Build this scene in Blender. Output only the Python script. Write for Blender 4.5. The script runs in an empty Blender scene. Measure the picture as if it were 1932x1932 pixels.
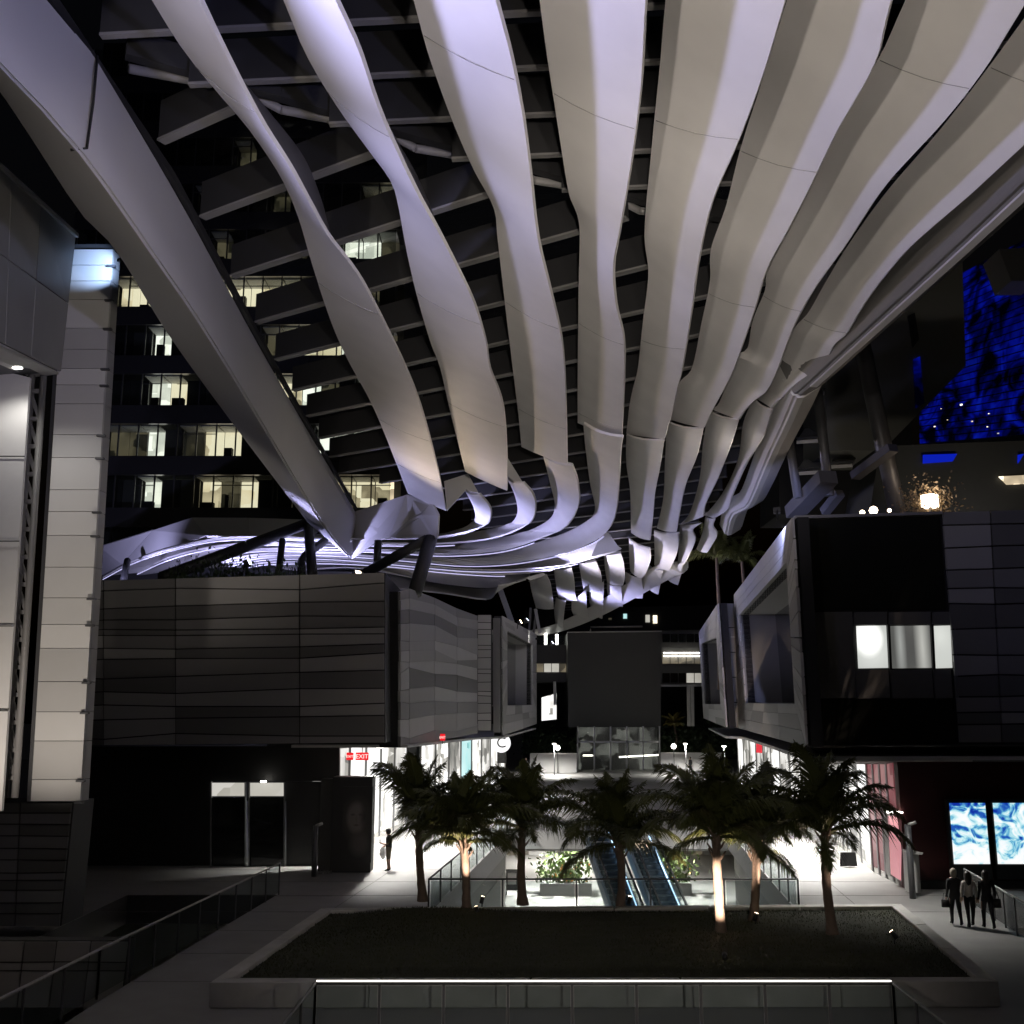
import bpy, bmesh, math, random
import numpy as np
from mathutils import Vector, Matrix, Euler
from mathutils.geometry import tessellate_polygon
random.seed(7)
S = bpy.context.scene
COL = S.collection
# ------------------------------------------------------------------ camera
CAMZ = 6.5
PITCH = math.atan(379 / 1932)
cam_d = bpy.data.cameras.new('camera'); cam = bpy.data.objects.new('camera', cam_d); COL.objects.link(cam)
cam_d.sensor_width = 36; cam_d.lens = 36; cam_d.clip_end = 3000; cam_d.clip_start = 0.1
cam.location = (0, 0, CAMZ); cam.rotation_euler = (math.pi / 2 + PITCH, 0, 0)
S.camera = cam
# ------------------------------------------------------------------ sky, moonlight, exposure
W = bpy.data.worlds.new('World'); S.world = W; W.use_nodes = True
wn = W.node_tree.nodes; wl = W.node_tree.links
bg = wn['Background']; sky = wn.new('ShaderNodeTexSky'); sky.sky_type = 'NISHITA'; sky.sun_disc = False
sky.sun_elevation = math.radians(-3.5); sky.sun_rotation = math.radians(200)
wl.new(sky.outputs[0], bg.inputs[0]); bg.inputs[1].default_value = 0.05
sun_d = bpy.data.lights.new('sun', 'SUN'); sun = bpy.data.objects.new('sun', sun_d); COL.objects.link(sun)
sun_d.energy = 0.004; sun_d.angle = math.radians(0.5); sun_d.color = (1, .96, .9)
sun.rotation_euler = (math.radians(50), 0, math.radians(200))
S.view_settings.view_transform = 'Standard'; S.view_settings.look = 'None'
S.view_settings.exposure = 0; S.view_settings.gamma = 1; S.view_settings.use_curve_mapping = False
S.render.engine = 'CYCLES'
S.cycles.use_denoising = True
S.cycles.max_bounces = 5; S.cycles.diffuse_bounces = 2; S.cycles.glossy_bounces = 2
S.cycles.transparent_max_bounces = 10; S.cycles.transmission_bounces = 4
S.cycles.sample_clamp_indirect = 4.0
S.cycles.caustics_reflective = False; S.cycles.caustics_refractive = False

# ------------------------------------------------------------------ picture measures to places (1932 wide frame)
cP, sP = math.cos(PITCH), math.sin(PITCH)
def ray(p):
    u, v = p[0] - 966.0, 966.0 - p[1]
    return Vector((u, 1932 * cP - v * sP, v * cP + 1932 * sP))
def D(p, y):                      # on the plane at distance y
    r = ray(p); k = y / r.y
    return Vector((r.x * k, y, CAMZ + r.z * k))
def G(p, z):                      # on the level z
    r = ray(p); k = (z - CAMZ) / r.z
    return Vector((r.x * k, r.y * k, z))
def V(p, A, B):                   # on the upright plane through plan points A, B
    r = ray(p); n = Vector((-(B[1] - A[1]), B[0] - A[0]))
    k = (n.x * A[0] + n.y * A[1]) / (n.x * r.x + n.y * r.y)
    return Vector((r.x * k, r.y * k, CAMZ + r.z * k))
def _c(ox, oy, s):
    return lambda x, y: (ox * .7728 + s * x, oy * .7728 + s * y)
c1 = _c(0, 0, .36); c2 = _c(800, 0, .36); c3 = _c(1600, 0, .36); c4 = _c(0, 800, .36)
c5 = _c(800, 900, .36); c6 = _c(1600, 800, .36); c9 = _c(1150, 1250, .16); c10 = _c(1650, 1250, .26)

# ------------------------------------------------------------------ materials
MATS = {}
def mat(name, col, rough=.6, metal=0.0, var=.15, scale=3.0, bump=0.0, bscale=30.0, emit=None, estr=0.0, spec=.5, detail=4):
    if name in MATS: return MATS[name]
    m = bpy.data.materials.new(name); m.use_nodes = True; MATS[name] = m
    nt = m.node_tree; n = nt.nodes; l = nt.links; b = n['Principled BSDF']
    b.inputs['Roughness'].default_value = rough; b.inputs['Metallic'].default_value = metal
    b.inputs['Specular IOR Level'].default_value = spec
    tc = n.new('ShaderNodeTexCoord'); nz = n.new('ShaderNodeTexNoise')
    nz.inputs['Scale'].default_value = scale; nz.inputs['Detail'].default_value = detail
    l.new(tc.outputs['Object'], nz.inputs['Vector'])
    mx = n.new('ShaderNodeMix'); mx.data_type = 'RGBA'
    lo = [c * (1 - var) for c in col]; hi = [min(1, c * (1 + var)) for c in col]
    mx.inputs[6].default_value = (*lo, 1); mx.inputs[7].default_value = (*hi, 1)
    l.new(nz.outputs[0], mx.inputs[0]); l.new(mx.outputs[2], b.inputs['Base Color'])
    if bump:
        nb = n.new('ShaderNodeTexNoise'); nb.inputs['Scale'].default_value = bscale; nb.inputs['Detail'].default_value = 5
        l.new(tc.outputs['Object'], nb.inputs['Vector'])
        bp = n.new('ShaderNodeBump'); bp.inputs['Strength'].default_value = bump; bp.inputs['Distance'].default_value = .02
        l.new(nb.outputs[0], bp.inputs['Height']); l.new(bp.outputs[0], b.inputs['Normal'])
    if emit:
        b.inputs['Emission Color'].default_value = (*emit, 1); b.inputs['Emission Strength'].default_value = estr
    return m
def glass(name, tint=(.9, .95, .95), trans=.85, rough=.03, base=(.02, .02, .02)):
    if name in MATS: return MATS[name]
    m = bpy.data.materials.new(name); m.use_nodes = True; MATS[name] = m
    nt = m.node_tree; n = nt.nodes; l = nt.links; b = n['Principled BSDF']
    b.inputs['Base Color'].default_value = (*base, 1); b.inputs['Roughness'].default_value = rough
    t = n.new('ShaderNodeBsdfTransparent'); t.inputs[0].default_value = (*tint, 1)
    mx = n.new('ShaderNodeMixShader'); mx.inputs[0].default_value = 1 - trans
    l.new(t.outputs[0], mx.inputs[1]); l.new(b.outputs[0], mx.inputs[2]); l.new(mx.outputs[0], n['Material Output'].inputs[0])
    return m
def room_mat(name, cols, strength, scale=1.2):     # a lit interior seen through a window: lit walls, shelves, darker furniture
    if name in MATS: return MATS[name]
    m = bpy.data.materials.new(name); m.use_nodes = True; MATS[name] = m
    nt = m.node_tree; n = nt.nodes; l = nt.links; b = n['Principled BSDF']
    tc = n.new('ShaderNodeTexCoord'); v = n.new('ShaderNodeTexVoronoi'); v.distance = 'CHEBYCHEV'
    v.inputs['Scale'].default_value = scale; l.new(tc.outputs['Object'], v.inputs['Vector'])
    nz = n.new('ShaderNodeTexNoise'); nz.inputs['Scale'].default_value = scale * .5; l.new(tc.outputs['Object'], nz.inputs['Vector'])
    r = n.new('ShaderNodeValToRGB'); e = r.color_ramp.elements
    e[0].color = (*cols[0], 1); e[1].color = (*cols[-1], 1); e[0].position = .3; e[1].position = .62
    for i, c in enumerate(cols[1:-1]):
        q = e.new(.3 + .32 * (i + 1) / (len(cols) - 1)); q.color = (*c, 1)
    mxf = n.new('ShaderNodeMix'); mxf.inputs[0].default_value = .45
    sp = n.new('ShaderNodeSeparateColor'); l.new(v.outputs['Color'], sp.inputs[0])
    l.new(nz.outputs[0], mxf.inputs[2]); l.new(sp.outputs[0], mxf.inputs[3]); l.new(mxf.outputs[0], r.inputs[0])
    b.inputs['Base Color'].default_value = (.1, .1, .1, 1)
    l.new(r.outputs[0], b.inputs['Emission Color']); b.inputs['Emission Strength'].default_value = strength
    return m

M_RIB = mat('white_painted_metal_ribbon', (.70, .685, .665), .55, var=.10, scale=.9, bump=.05, bscale=3, detail=7)
M_BEAM = mat('white_cladding_metal', (.66, .65, .64), .45, var=.04, scale=.5)
M_STEEL = mat('dark_grey_steel', (.10, .10, .105), .45, .3, var=.15)
M_WEB = mat('purlin_web', (.023, .023, .024), .6, var=.15)
M_PURL = mat('grey_painted_steel', (.20, .195, .19), .5, var=.12, scale=1.0)
M_BLACK = mat('black_metal', (.012, .012, .012), .5)
M_ROOFGL = glass('roof_glass', (.96, .97, .96), .93, .02)
M_RAILGL = glass('railing_glass', (.86, .9, .9), .86, .03, (.10, .11, .11))
M_WINGL = mat('dark_window_glass', (.012, .013, .013), .08, spec=.5, var=.05)
M_DECK = mat('pale_concrete_paving', (.27, .265, .255), .6, var=.22, scale=.9, bump=.15, bscale=12)
M_CONC = mat('planter_concrete', (.5, .49, .465), .8, var=.28, scale=1.6, bump=.2, bscale=10)
M_WHITE = mat('white_plaster', (.72, .71, .69), .7, var=.05)
M_PAN = [mat('facade_panel_%s' % nm, (v, v * .985, v * .95), .5, .0, var=.06, scale=1.5, bump=.05, bscale=6)
         for nm, v in (('charcoal', .17), ('dark_grey', .27), ('mid_grey', .40), ('light_grey', .54))]
M_PALE = [mat('pale_panel_%s' % nm, (v, v * .985, v * .95), .45, var=.05, scale=1.2) for nm, v in (('a', .52), ('b', .62), ('c', .70))]
M_DARKW = mat('dark_wall', (.05, .05, .047), .6, var=.12)
M_JOINT = mat('recessed_joint_black', (.02, .02, .02), .8)
M_MULL = mat('aluminium_mullion', (.3, .3, .3), .35, .6)
M_BLKBOX = mat('black_screen_cladding', (.040, .042, .038), .6, var=.05)
M_DGLZ = mat('near_black_glazing', (.012, .013, .011), .3, var=.1)
M_LED = mat('lavender_led', (.8, .8, .9), .5, emit=(.62, .60, 1.0), estr=.95)
M_LAMPW = mat('lamp_white', (.9, .9, .9), .5, emit=(1, .95, .86), estr=12)
M_LAMPB = mat('lamp_blue_white', (.9, .9, .95), .5, emit=(.7, .75, 1.0), estr=9)
M_LAMPO = mat('lamp_warm', (.9, .8, .7), .5, emit=(1, .78, .55), estr=9)

# ------------------------------------------------------------------ objects
def mesh_from(name, vs, fs, smooth=False):
    me = bpy.data.meshes.new(name); me.from_pydata([tuple(v) for v in vs], [], fs); me.update()
    if smooth: me.shade_smooth()
    return me
def put(name, me, m=None, parent=None, kind=None):
    o = bpy.data.objects.new(name, me); COL.objects.link(o)
    if m is not None and len(me.materials) == 0: me.materials.append(m)
    if parent is not None:
        o.parent = parent
        o.matrix_parent_inverse = Matrix.Translation(-base_of(parent))
    if kind: o['kind'] = kind
    return o
BASE = {}
def base_of(o): return BASE.get(o.name, Vector((0, 0, 0)))
def thing(name, label, cat, loc=(0, 0, 0), group=None):
    o = bpy.data.objects.new(name, None); COL.objects.link(o); o.empty_display_size = .2
    o.location = loc; BASE[o.name] = Vector(loc); o['label'] = label; o['category'] = cat
    if group: o['group'] = group
    return o
def tag(o, label, cat, group=None):
    o['label'] = label; o['category'] = cat
    if group: o['group'] = group
    return o
def obj(name, vs, fs, m, parent=None, smooth=False, kind=None):
    return put(name, mesh_from(name, vs, fs, smooth), m, parent, kind)
BOXF = [(0, 3, 2, 1), (4, 5, 6, 7), (0, 1, 5, 4), (1, 2, 6, 5), (2, 3, 7, 6), (3, 0, 4, 7)]
def boxv(x0, x1, y0, y1, z0, z1):
    return [(x0, y0, z0), (x1, y0, z0), (x1, y1, z0), (x0, y1, z0), (x0, y0, z1), (x1, y0, z1), (x1, y1, z1), (x0, y1, z1)]
def box(name, x0, x1, y0, y1, z0, z1, m, parent=None):
    return obj(name, boxv(x0, x1, y0, y1, z0, z1), BOXF, m, parent)
def slabv(q, t, off=0.0):
    q = [Vector(p) for p in q]; n = (q[1] - q[0]).cross(q[-1] - q[0]).normalized()
    c = sum(q, Vector()) / len(q)
    if n.dot(Vector((0, 0, CAMZ)) - c) < 0: n = -n          # n looks to the viewer's side
    f = [p + n * off for p in q]; b = [p + n * (off - t) for p in q]; k = len(q)
    return f + b, [tuple(range(k)), tuple(range(2 * k - 1, k - 1, -1))] + [(i, i + k, (i + 1) % k + k, (i + 1) % k) for i in range(k)]
def slab(name, q, t, m, parent=None, off=0.0):              # a flat piece of real thickness
    v, f = slabv(q, t, off); return obj(name, v, f, m, parent)
def tubev(pts, r, k=8, r2=None):
    pts = [Vector(p) for p in pts]; vs = []; fs = []; n = len(pts)
    for i, p in enumerate(pts):
        d = (pts[min(i + 1, n - 1)] - pts[max(i - 1, 0)]).normalized()
        a = d.cross(Vector((0, 0, 1)) if abs(d.z) < .9 else Vector((1, 0, 0))).normalized(); b = d.cross(a)
        rr = r if r2 is None else r + (r2 - r) * i / max(1, n - 1)
        for j in range(k):
            t = 2 * math.pi * j / k; vs.append(p + a * math.cos(t) * rr + b * math.sin(t) * rr)
    for i in range(n - 1):
        for j in range(k): fs.append((i * k + j, i * k + (j + 1) % k, (i + 1) * k + (j + 1) % k, (i + 1) * k + j))
    fs.append(tuple(range(k - 1, -1, -1))); fs.append(tuple(range((n - 1) * k, n * k)))
    return vs, fs
def tube(name, pts, r, m, parent=None, k=8, r2=None, smooth=True):
    v, f = tubev(pts, r, k, r2); return obj(name, v, f, m, parent, smooth)
def beamv(a, b, w, h):                                       # square bar between two points, top at the line
    a, b = Vector(a), Vector(b); d = (b - a).normalized(); s = d.cross(Vector((0, 0, 1)))
    s = Vector((1, 0, 0)) if s.length < 1e-3 else s.normalized(); u = s.cross(d)
    vs = []
    for p in (a, b):
        for sx, sz in ((-1, -1), (1, -1), (1, 0), (-1, 0)): vs.append(p + s * (sx * w / 2) + u * (sz * h if sz else 0))
    return vs, [(0, 1, 2, 3), (7, 6, 5, 4), (0, 4, 5, 1), (1, 5, 6, 2), (2, 6, 7, 3), (3, 7, 4, 0)]
def bar(name, a, b, w, h, m, parent=None):
    v, f = beamv(a, b, w, h); return obj(name, v, f, m, parent)
def join(parts):
    vs, fs = [], []
    for v, f in parts:
        o = len(vs); vs += list(v); fs += [tuple(i + o for i in q) for q in f]
    return vs, fs
def lerp(a, b, t): return a + (b - a) * t
def bil(q, u, v): return lerp(lerp(q[0], q[1], u), lerp(q[3], q[2], u), v)   # q: TL TR BR BL
def panels(parent, q, cols, rows, mats, jit=.0, gap=.02, proud=.06, name='panel', seed=1, weights=None, kink=None):
    rnd = random.Random(seed); q = [Vector(p) for p in q]
    wd = ((q[1] - q[0]).length + (q[2] - q[3]).length) / 2; hd = ((q[3] - q[0]).length + (q[2] - q[1]).length) / 2
    gu, gv = gap / wd, gap / hd; B = []
    for c in range(len(cols)):
        B.append([r if k in (0, len(rows) - 1) else r + rnd.uniform(-jit, jit) for k, r in enumerate(rows)])
    last = None
    for c in range(len(cols) - 1):
        for k in range(len(rows) - 1):
            u0, u1 = cols[c] + gu, cols[c + 1] - gu
            pts = [bil(q, u0, B[c][k] + gv), bil(q, u1, B[c + 1][k] + gv), bil(q, u1, B[c + 1][k + 1] - gv), bil(q, u0, B[c][k + 1] - gv)]
            m = rnd.choices(mats, weights)[0]
            slab(name, pts, proud + rnd.uniform(-.012, .012), m, parent, off=proud)
def cuts(n, seed, lo=.5, hi=1.5):
    r = random.Random(seed); w = [r.uniform(lo, hi) for _ in range(n)]; s = sum(w); a = [0]
    for x in w: a.append(a[-1] + x / s)
    a[-1] = 1; return a
def floodlight(label, loc, target, col, power, angle=70, blend=.6, soft=.15, group=None, lens=M_LAMPB, size=.35, cat='floodlight'):
    loc = Vector(loc); d = (Vector(target) - loc).normalized()
    t = thing('floodlight', label, cat, loc, group)
    rot = d.to_track_quat('-Z', 'Y').to_matrix().to_4x4()
    s = size
    hv = [rot @ Vector(v) for v in boxv(-s / 2, s / 2, -s / 2.6, s / 2.6, .02, .24)]
    o = obj('housing', [loc + v for v in hv], BOXF, M_BLACK, t)
    lv = [rot @ Vector(v) for v in boxv(-s / 2.3, s / 2.3, -s / 3.0, s / 3.0, .0, .019)]
    obj('lens', [loc + v for v in lv], BOXF, lens, t)
    obj('bracket', *[x for x in tubev([loc - d * .24, loc - d * .3 + Vector((0, 0, -.35))], .03, 6)], M_BLACK, t)
    ld = bpy.data.lights.new('lamp', 'SPOT'); ld.energy = power; ld.color = col; ld.spot_size = math.radians(angle)
    ld.spot_blend = blend; ld.shadow_soft_size = soft
    lo = bpy.data.objects.new('lamp', ld); COL.objects.link(lo); lo.parent = t
    lo.location = d * .06; lo.rotation_euler = d.to_track_quat('-Z', 'Y').to_euler()
    return t
LAV = (.54, .53, 1.0); WARM = (1, .79, .60); NEUT = (1, .89, .79); WHT = (1, .97, .92)
# ================================================================== THE CANOPY
ZL, ZU = CAMZ + 9.6, CAMZ + 10.5
def spline(P, n):                                            # even resampling of a smooth curve through P
    P = np.array([tuple(p) for p in P], float)
    if len(P) == 2: P = np.array([P[0], (P[0] + P[1]) / 2, P[1]])
    Q = np.vstack([2 * P[0] - P[1], P, 2 * P[-1] - P[-2]]); out = []
    for i in range(len(P) - 1):
        p0, p1, p2, p3 = Q[i:i + 4]
        for t in np.linspace(0, 1, 12, endpoint=False):
            out.append(.5 * ((2 * p1) + (p2 - p0) * t + (2 * p0 - 5 * p1 + 4 * p2 - p3) * t * t + (3 * p1 - p0 - 3 * p2 + p3) * t ** 3))
    out.append(P[-1]); out = np.array(out)
    s = np.concatenate([[0], np.cumsum(np.linalg.norm(np.diff(out, axis=0), axis=1))]); t = np.linspace(0, s[-1], n)
    return [Vector((np.interp(t, s, out[:, 0]), np.interp(t, s, out[:, 1]), np.interp(t, s, out[:, 2]))) for t in t]
def strip(name, U, L, parent, m=M_RIB, bulge=.035, thick=.07, k=5):
    n = len(U); vs = []; fs = []
    for i in range(n):
        a, b = Vector(U[i]), Vector(L[i]); j0, j1 = max(i - 1, 0), min(i + 1, n - 1)
        al = (Vector(U[j1]) + Vector(L[j1]) - Vector(U[j0]) - Vector(L[j0]))
        nr = (b - a).cross(al).normalized()
        if nr.z > 0: nr = -nr
        for q in range(k):
            t = q / (k - 1); vs.append(lerp(a, b, t) + nr * (bulge * math.sin(math.pi * t)))
        for q in range(k):
            t = q / (k - 1); vs.append(lerp(a, b, t) + nr * (bulge * math.sin(math.pi * t) - thick))
    w = 2 * k
    for i in range(n - 1):
        for q in range(k - 1):
            o = i * w + q; fs.append((o, o + 1, o + w + 1, o + w)); o += k; fs.append((o, o + w, o + w + 1, o + 1))
        o = i * w; fs.append((o, o + w, o + w + k, o + k)); fs.append((o + k - 1, o + 2 * k - 1, o + w + 2 * k - 1, o + w + k - 1))
    for o in (0, (n - 1) * w):
        for q in range(k - 1): fs.append((o + q, o + q + k, o + q + k + 1, o + q + 1))
    me = mesh_from(name, vs, fs); bm = bmesh.new(); bm.from_mesh(me); bmesh.ops.recalc_face_normals(bm, faces=bm.faces); bm.to_mesh(me); bm.free()
    me.shade_smooth(); me.set_sharp_from_angle(angle=math.radians(35))
    return put(name, me, m, parent)
def seam_at(U, L, i, parent):                                # dark joint between two ribbon sheets
    a, b = Vector(U[i]), Vector(L[i]); d = Vector((0, 0, -.012)); e = (b - a).normalized() * .0
    tube('joint', [lerp(a, b, t) + Vector((0, 0, -.075 * math.sin(math.pi * t) - .012)) for t in (.02, .25, .5, .75, .98)], .006, mat('ribbon_joint', (.3, .29, .28), .8), parent, 5)
def along(Up, Lp, n=60, y0=None, zu=ZU, zl=ZL):
    u = [G(p, zu) for p in Up]; l = [G(p, zl) for p in Lp]
    if y0 is not None:
        for e in (u, l):
            d = (e[1] - e[0]) / (e[1].y - e[0].y); d.x = max(-.18, min(.18, d.x)); e.insert(0, e[0] + d * (y0 - e[0].y))
    out = []
    for e in (u, l):
        e = spline(e, 160); ys = [p.y for p in e]; xs = [p.x for p in e]
        yy = np.linspace(ys[0], ys[-1], n); out.append([Vector((np.interp(y, ys, xs), y, e[0].z)) for y in yy])
    return out
can = thing('canopy', 'near stretch of the great steel and glass canopy with hanging white ribbons', 'canopy', (0, 20, 0))
far = thing('canopy', 'far curving stretch of the ribbon canopy sweeping left, washed in lavender light', 'canopy', (4, 70, 0))
near_r = [
 ([c1(795, 0), c1(930, 220), c1(1100, 440), c1(1290, 660), c1(1430, 860), c1(1500, 985), c1(1570, 1160), c1(1640, 1400), c1(1740, 1700), c1(1830, 1900), c5(260, 250), c5(420, 655)],
  [c1(1045, 0), c1(1130, 180), c1(1250, 420), c1(1380, 660), c1(1520, 880), c1(1640, 1100), c1(1720, 1240), c1(1830, 1380), c1(1932, 1540), c5(410, 0), c5(500, 240), c5(580, 540), c5(620, 745)]),
 ([c1(1485, 0), c1(1600, 280), c1(1760, 550), c2(215, 790), c2(330, 950), c2(370, 1080), c2(410, 1300), c2(470, 1560), c2(540, 1800), c5(590, 0), c5(650, 260), c5(720, 540)],
  [c2(40, 0), c2(160, 260), c2(260, 560), c2(360, 790), c2(470, 1020), c2(570, 1200), c2(680, 1410), c2(770, 1600), c2(830, 1800), c5(850, 0), c5(920, 200), c5(940, 460), c5(940, 640)]),
 ([c2(450, 0), c2(520, 260), c2(640, 600), c2(760, 880), c2(870, 1090), c2(890, 1250), c2(930, 1600), c5(970, 0), c5(1000, 250), c5(1015, 410)],
  [c2(880, 0), c2(960, 300), c2(1020, 600), c2(1060, 900), c2(1100, 1250), c2(1160, 1500), c2(1220, 1750), c5(1240, 0), c5(1250, 250), c5(1255, 505)]),
 ([c2(1110, 0), c2(1150, 300), c2(1220, 750), c2(1265, 1020), c2(1318, 1180), c2(1315, 1500), c5(1310, 0), c5(1310, 285)],
  [c2(1665, 0), c2(1640, 450), c2(1590, 850), c2(1530, 1200), c2(1495, 1400), c2(1510, 1600), c2(1550, 1770), c5(1555, 0), c5(1548, 200), c5(1540, 370)]),
 ([c2(1770, 0), c2(1740, 350), c2(1700, 750), c2(1660, 1220), c2(1680, 1440), c2(1650, 1700), c5(1625, 0), c5(1600, 100), c5(1582, 190), c5(1575, 250), c5(1565, 340)],
  [c3(680, 0), c3(560, 400), c3(430, 750), c3(290, 1080), c3(220, 1400), c3(185, 1650), c3(140, 1932), c5(1830, 110), c5(1800, 250), c5(1783, 300), c5(1765, 368)]),
 ([c3(690, 0), c3(560, 420), c3(440, 800), c3(370, 1080), c3(290, 1310), c3(285, 1480), c3(240, 1700), c6(190, 215), c6(120, 300), c6(75, 480)],
  [c3(1235, 0), c3(1150, 330), c3(950, 690), c3(800, 1000), c3(680, 1230), c3(580, 1420), c3(510, 1650), c6(410, 215), c6(350, 340), c6(305, 420), c6(255, 525)]),
 ([c3(1310, 0), c3(1200, 250), c3(1100, 420), c3(900, 750), c3(750, 1050), c3(640, 1280), c3(580, 1440), c3(575, 1520), c3(510, 1680), c6(480, 113), c6(410, 150), c6(380, 270), c6(330, 400), c6(290, 425)],
  [c3(1950, 0), c3(1720, 370), c3(1500, 650), c3(1200, 980), c3(1000, 1280), c3(830, 1520), c3(720, 1720), c6(640, 215), c6(585, 330), c6(525, 375), c6(470, 430), c6(435, 480)]),
 ([c3(1980, 30), c3(1740, 360), c3(1500, 670), c3(1200, 1020), c3(1000, 1300), c3(880, 1500), c3(800, 1640), c3(720, 1730), c6(660, 150), c6(590, 300), c6(525, 365)],
  [c3(1932, 760), c3(1650, 1020), c3(1350, 1280), c3(1200, 1450), c3(1090, 1600), c3(1000, 1750), c6(935, 90), c6(880, 190), c6(740, 290), c6(660, 370), c6(615, 420)]),
]
for i, (u, l) in enumerate(near_r):
    U, L = along(u, l, 90, 6.0)
    r = strip('ribbon', U, L, can)
    ys = [p.y for p in L]
    for ym in (15.5, 24.6, 35.0, 43.5):
        ym += random.uniform(-1.5, 1.5)
        if ym < ys[-1] - 1.5: seam_at(U, L, int(np.searchsorted(ys, ym)), r)
# dark back faces of the two blades at left, where they twist
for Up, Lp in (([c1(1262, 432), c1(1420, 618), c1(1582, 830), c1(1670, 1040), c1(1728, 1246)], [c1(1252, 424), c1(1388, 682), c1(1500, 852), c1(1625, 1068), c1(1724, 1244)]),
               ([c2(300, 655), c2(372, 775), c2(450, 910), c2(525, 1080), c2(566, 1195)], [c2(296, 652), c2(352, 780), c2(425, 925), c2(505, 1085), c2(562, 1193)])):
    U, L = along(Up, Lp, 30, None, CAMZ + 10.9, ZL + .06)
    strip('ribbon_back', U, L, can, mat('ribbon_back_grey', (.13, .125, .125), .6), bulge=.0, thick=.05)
# ---- far ribbons that carry on ahead
far_fwd = [
 ([c5(1565, 348), c5(1565, 500), c5(1585, 650), c5(1590, 860)], [c5(1762, 375), c5(1740, 520), c5(1715, 650), c5(1705, 760), c5(1690, 900)]),
 ([c6(60, 495), c6(50, 700), c6(40, 900), c6(8, 1050)], [c6(250, 530), c6(215, 680), c6(150, 850), c6(110, 1070)]),
 ([c6(280, 440), c6(250, 600), c6(230, 800), c6(180, 970), c6(130, 1030)], [c6(435, 482), c6(400, 600), c6(330, 780), c6(262, 920), c6(250, 990)]),
 ([c6(515, 372), c6(460, 500), c6(430, 700), c6(350, 870), c6(260, 985)], [c6(608, 430), c6(560, 580), c6(470, 720), c6(400, 880), c6(380, 950), c6(310, 1000)]),
 ([c5(1578, 890), c5(1580, 980), c5(1585, 1060)], [c5(1688, 942), c5(1692, 1000), c5(1672, 1060), c5(1645, 1100)]),
 ([c5(1710, 850), c5(1713, 950), c5(1712, 1030)], [c5(1838, 862), c5(1832, 960), c5(1790, 1060)]),
 ([c6(130, 1035), c6(125, 1140), c6(118, 1230)], [c6(240, 1025), c6(195, 1060), c6(208, 1120), c6(150, 1240)]),
 ([c6(262, 990), c6(245, 1080), c6(215, 1160)], [c6(310, 1002), c6(300, 1040), c6(322, 1090), c6(270, 1180)]),
 ([c9(690, 815), c9(720, 960), c9(765, 1130)], [c9(885, 742), c9(935, 850), c9(960, 1000), c9(975, 1145)]),
 ([c9(975, 685), c9(1000, 850), c9(1030, 1010)], [c9(1180, 660), c9(1212, 800), c9(1225, 960), c9(1250, 1050)]),
 ([c9(1270, 605), c9(1300, 780), c9(1325, 920)], [c9(1470, 590), c9(1525, 720), c9(1540, 850), c9(1525, 945)]),
 ([c9(1565, 505), c9(1580, 680), c9(1605, 840)], [c9(1760, 490), c9(1800, 620), c9(1810, 780), c9(1790, 870)]),
 ([c9(1000, 1010), c9(980, 1150), c9(995, 1320)], [c9(1115, 1045), c9(1095, 1200), c9(1082, 1395)]),
 ([c9(1185, 1055), c9(1190, 1170), c9(1240, 1280)], [c9(1355, 910), c9(1362, 1100), c9(1370, 1285)]),
 ([c9(1395, 940), c9(1400, 1080), c9(1455, 1200)], [c9(1562, 820), c9(1560, 1000), c9(1545, 1260)]),
 ([c9(1600, 845), c9(1610, 960), c9(1640, 1060)], [c9(1770, 870), c9(1780, 1000), c9(1788, 1122)]),
 ([c9(1820, 715), c9(1825, 850), c9(1860, 985)], [c9(2010, 790), c9(2030, 900), c9(2020, 1020)]),
 ([c5(1685, 1035), c5(1675, 1090), c5(1668, 1140)], [c5(1756, 1062), c5(1745, 1120), c5(1732, 1185)]),
 ([c5(1815, 1015), c5(1785, 1060), c5(1765, 1090)], [c5(1862, 1020), c5(1850, 1080), c5(1835, 1135)]),
]
for u, l in far_fwd:
    U, L = along(u, l, 30, None, CAMZ + 10.3, ZL)
    strip('ribbon', U, L, far, bulge=.1)
# ---- far ribbons that turn and sweep away to the left
sweep_U = [
 [c5(720, 640), c5(765, 730), c5(770, 790), c5(735, 832), c5(660, 858), c5(570, 876), c5(280, 880), c4(1740, 1100), c4(1400, 1090), c4(1130, 1098), c4(900, 1142), c4(700, 1210), c4(540, 1290)],
 [c5(940, 575), c5(985, 680), c5(990, 770), c5(930, 828), c5(800, 858), c5(570, 891), c5(280, 894), c4(1740, 1118), c4(1400, 1108), c4(1130, 1120), c4(900, 1168), c4(700, 1236), c4(560, 1300)],
 [c5(1130, 460), c5(1165, 600), c5(1190, 720), c5(1160, 790), c5(1050, 850), c5(900, 893), c5(600, 925), c5(280, 922), c4(1740, 1145), c4(1400, 1136), c4(1150, 1160), c4(900, 1225), c4(700, 1300)],
 [c5(1340, 290), c5(1350, 410), c5(1375, 600), c5(1400, 740), c5(1350, 805), c5(1200, 880), c5(950, 950), c5(700, 972), c5(400, 958), c4(1740, 1172), c4(1400, 1168), c4(1150, 1200), c4(950, 1262)],
 [c5(1475, 875), c5(1380, 918), c5(1200, 980), c5(950, 1023), c5(700, 1031), c5(400, 1004), c4(1740, 1192), c4(1400, 1192), c4(1180, 1228)],
 [c5(1100, 1052), c5(950, 1060), c5(800, 1060), c5(600, 1047), c5(350, 1024), c4(1740, 1212), c4(1400, 1214), c4(1200, 1250)],
 [c5(1060, 1078), c5(950, 1082), c5(800, 1081), c5(600, 1063), c5(350, 1036), c4(1740, 1234), c4(1420, 1240)],
]
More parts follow.
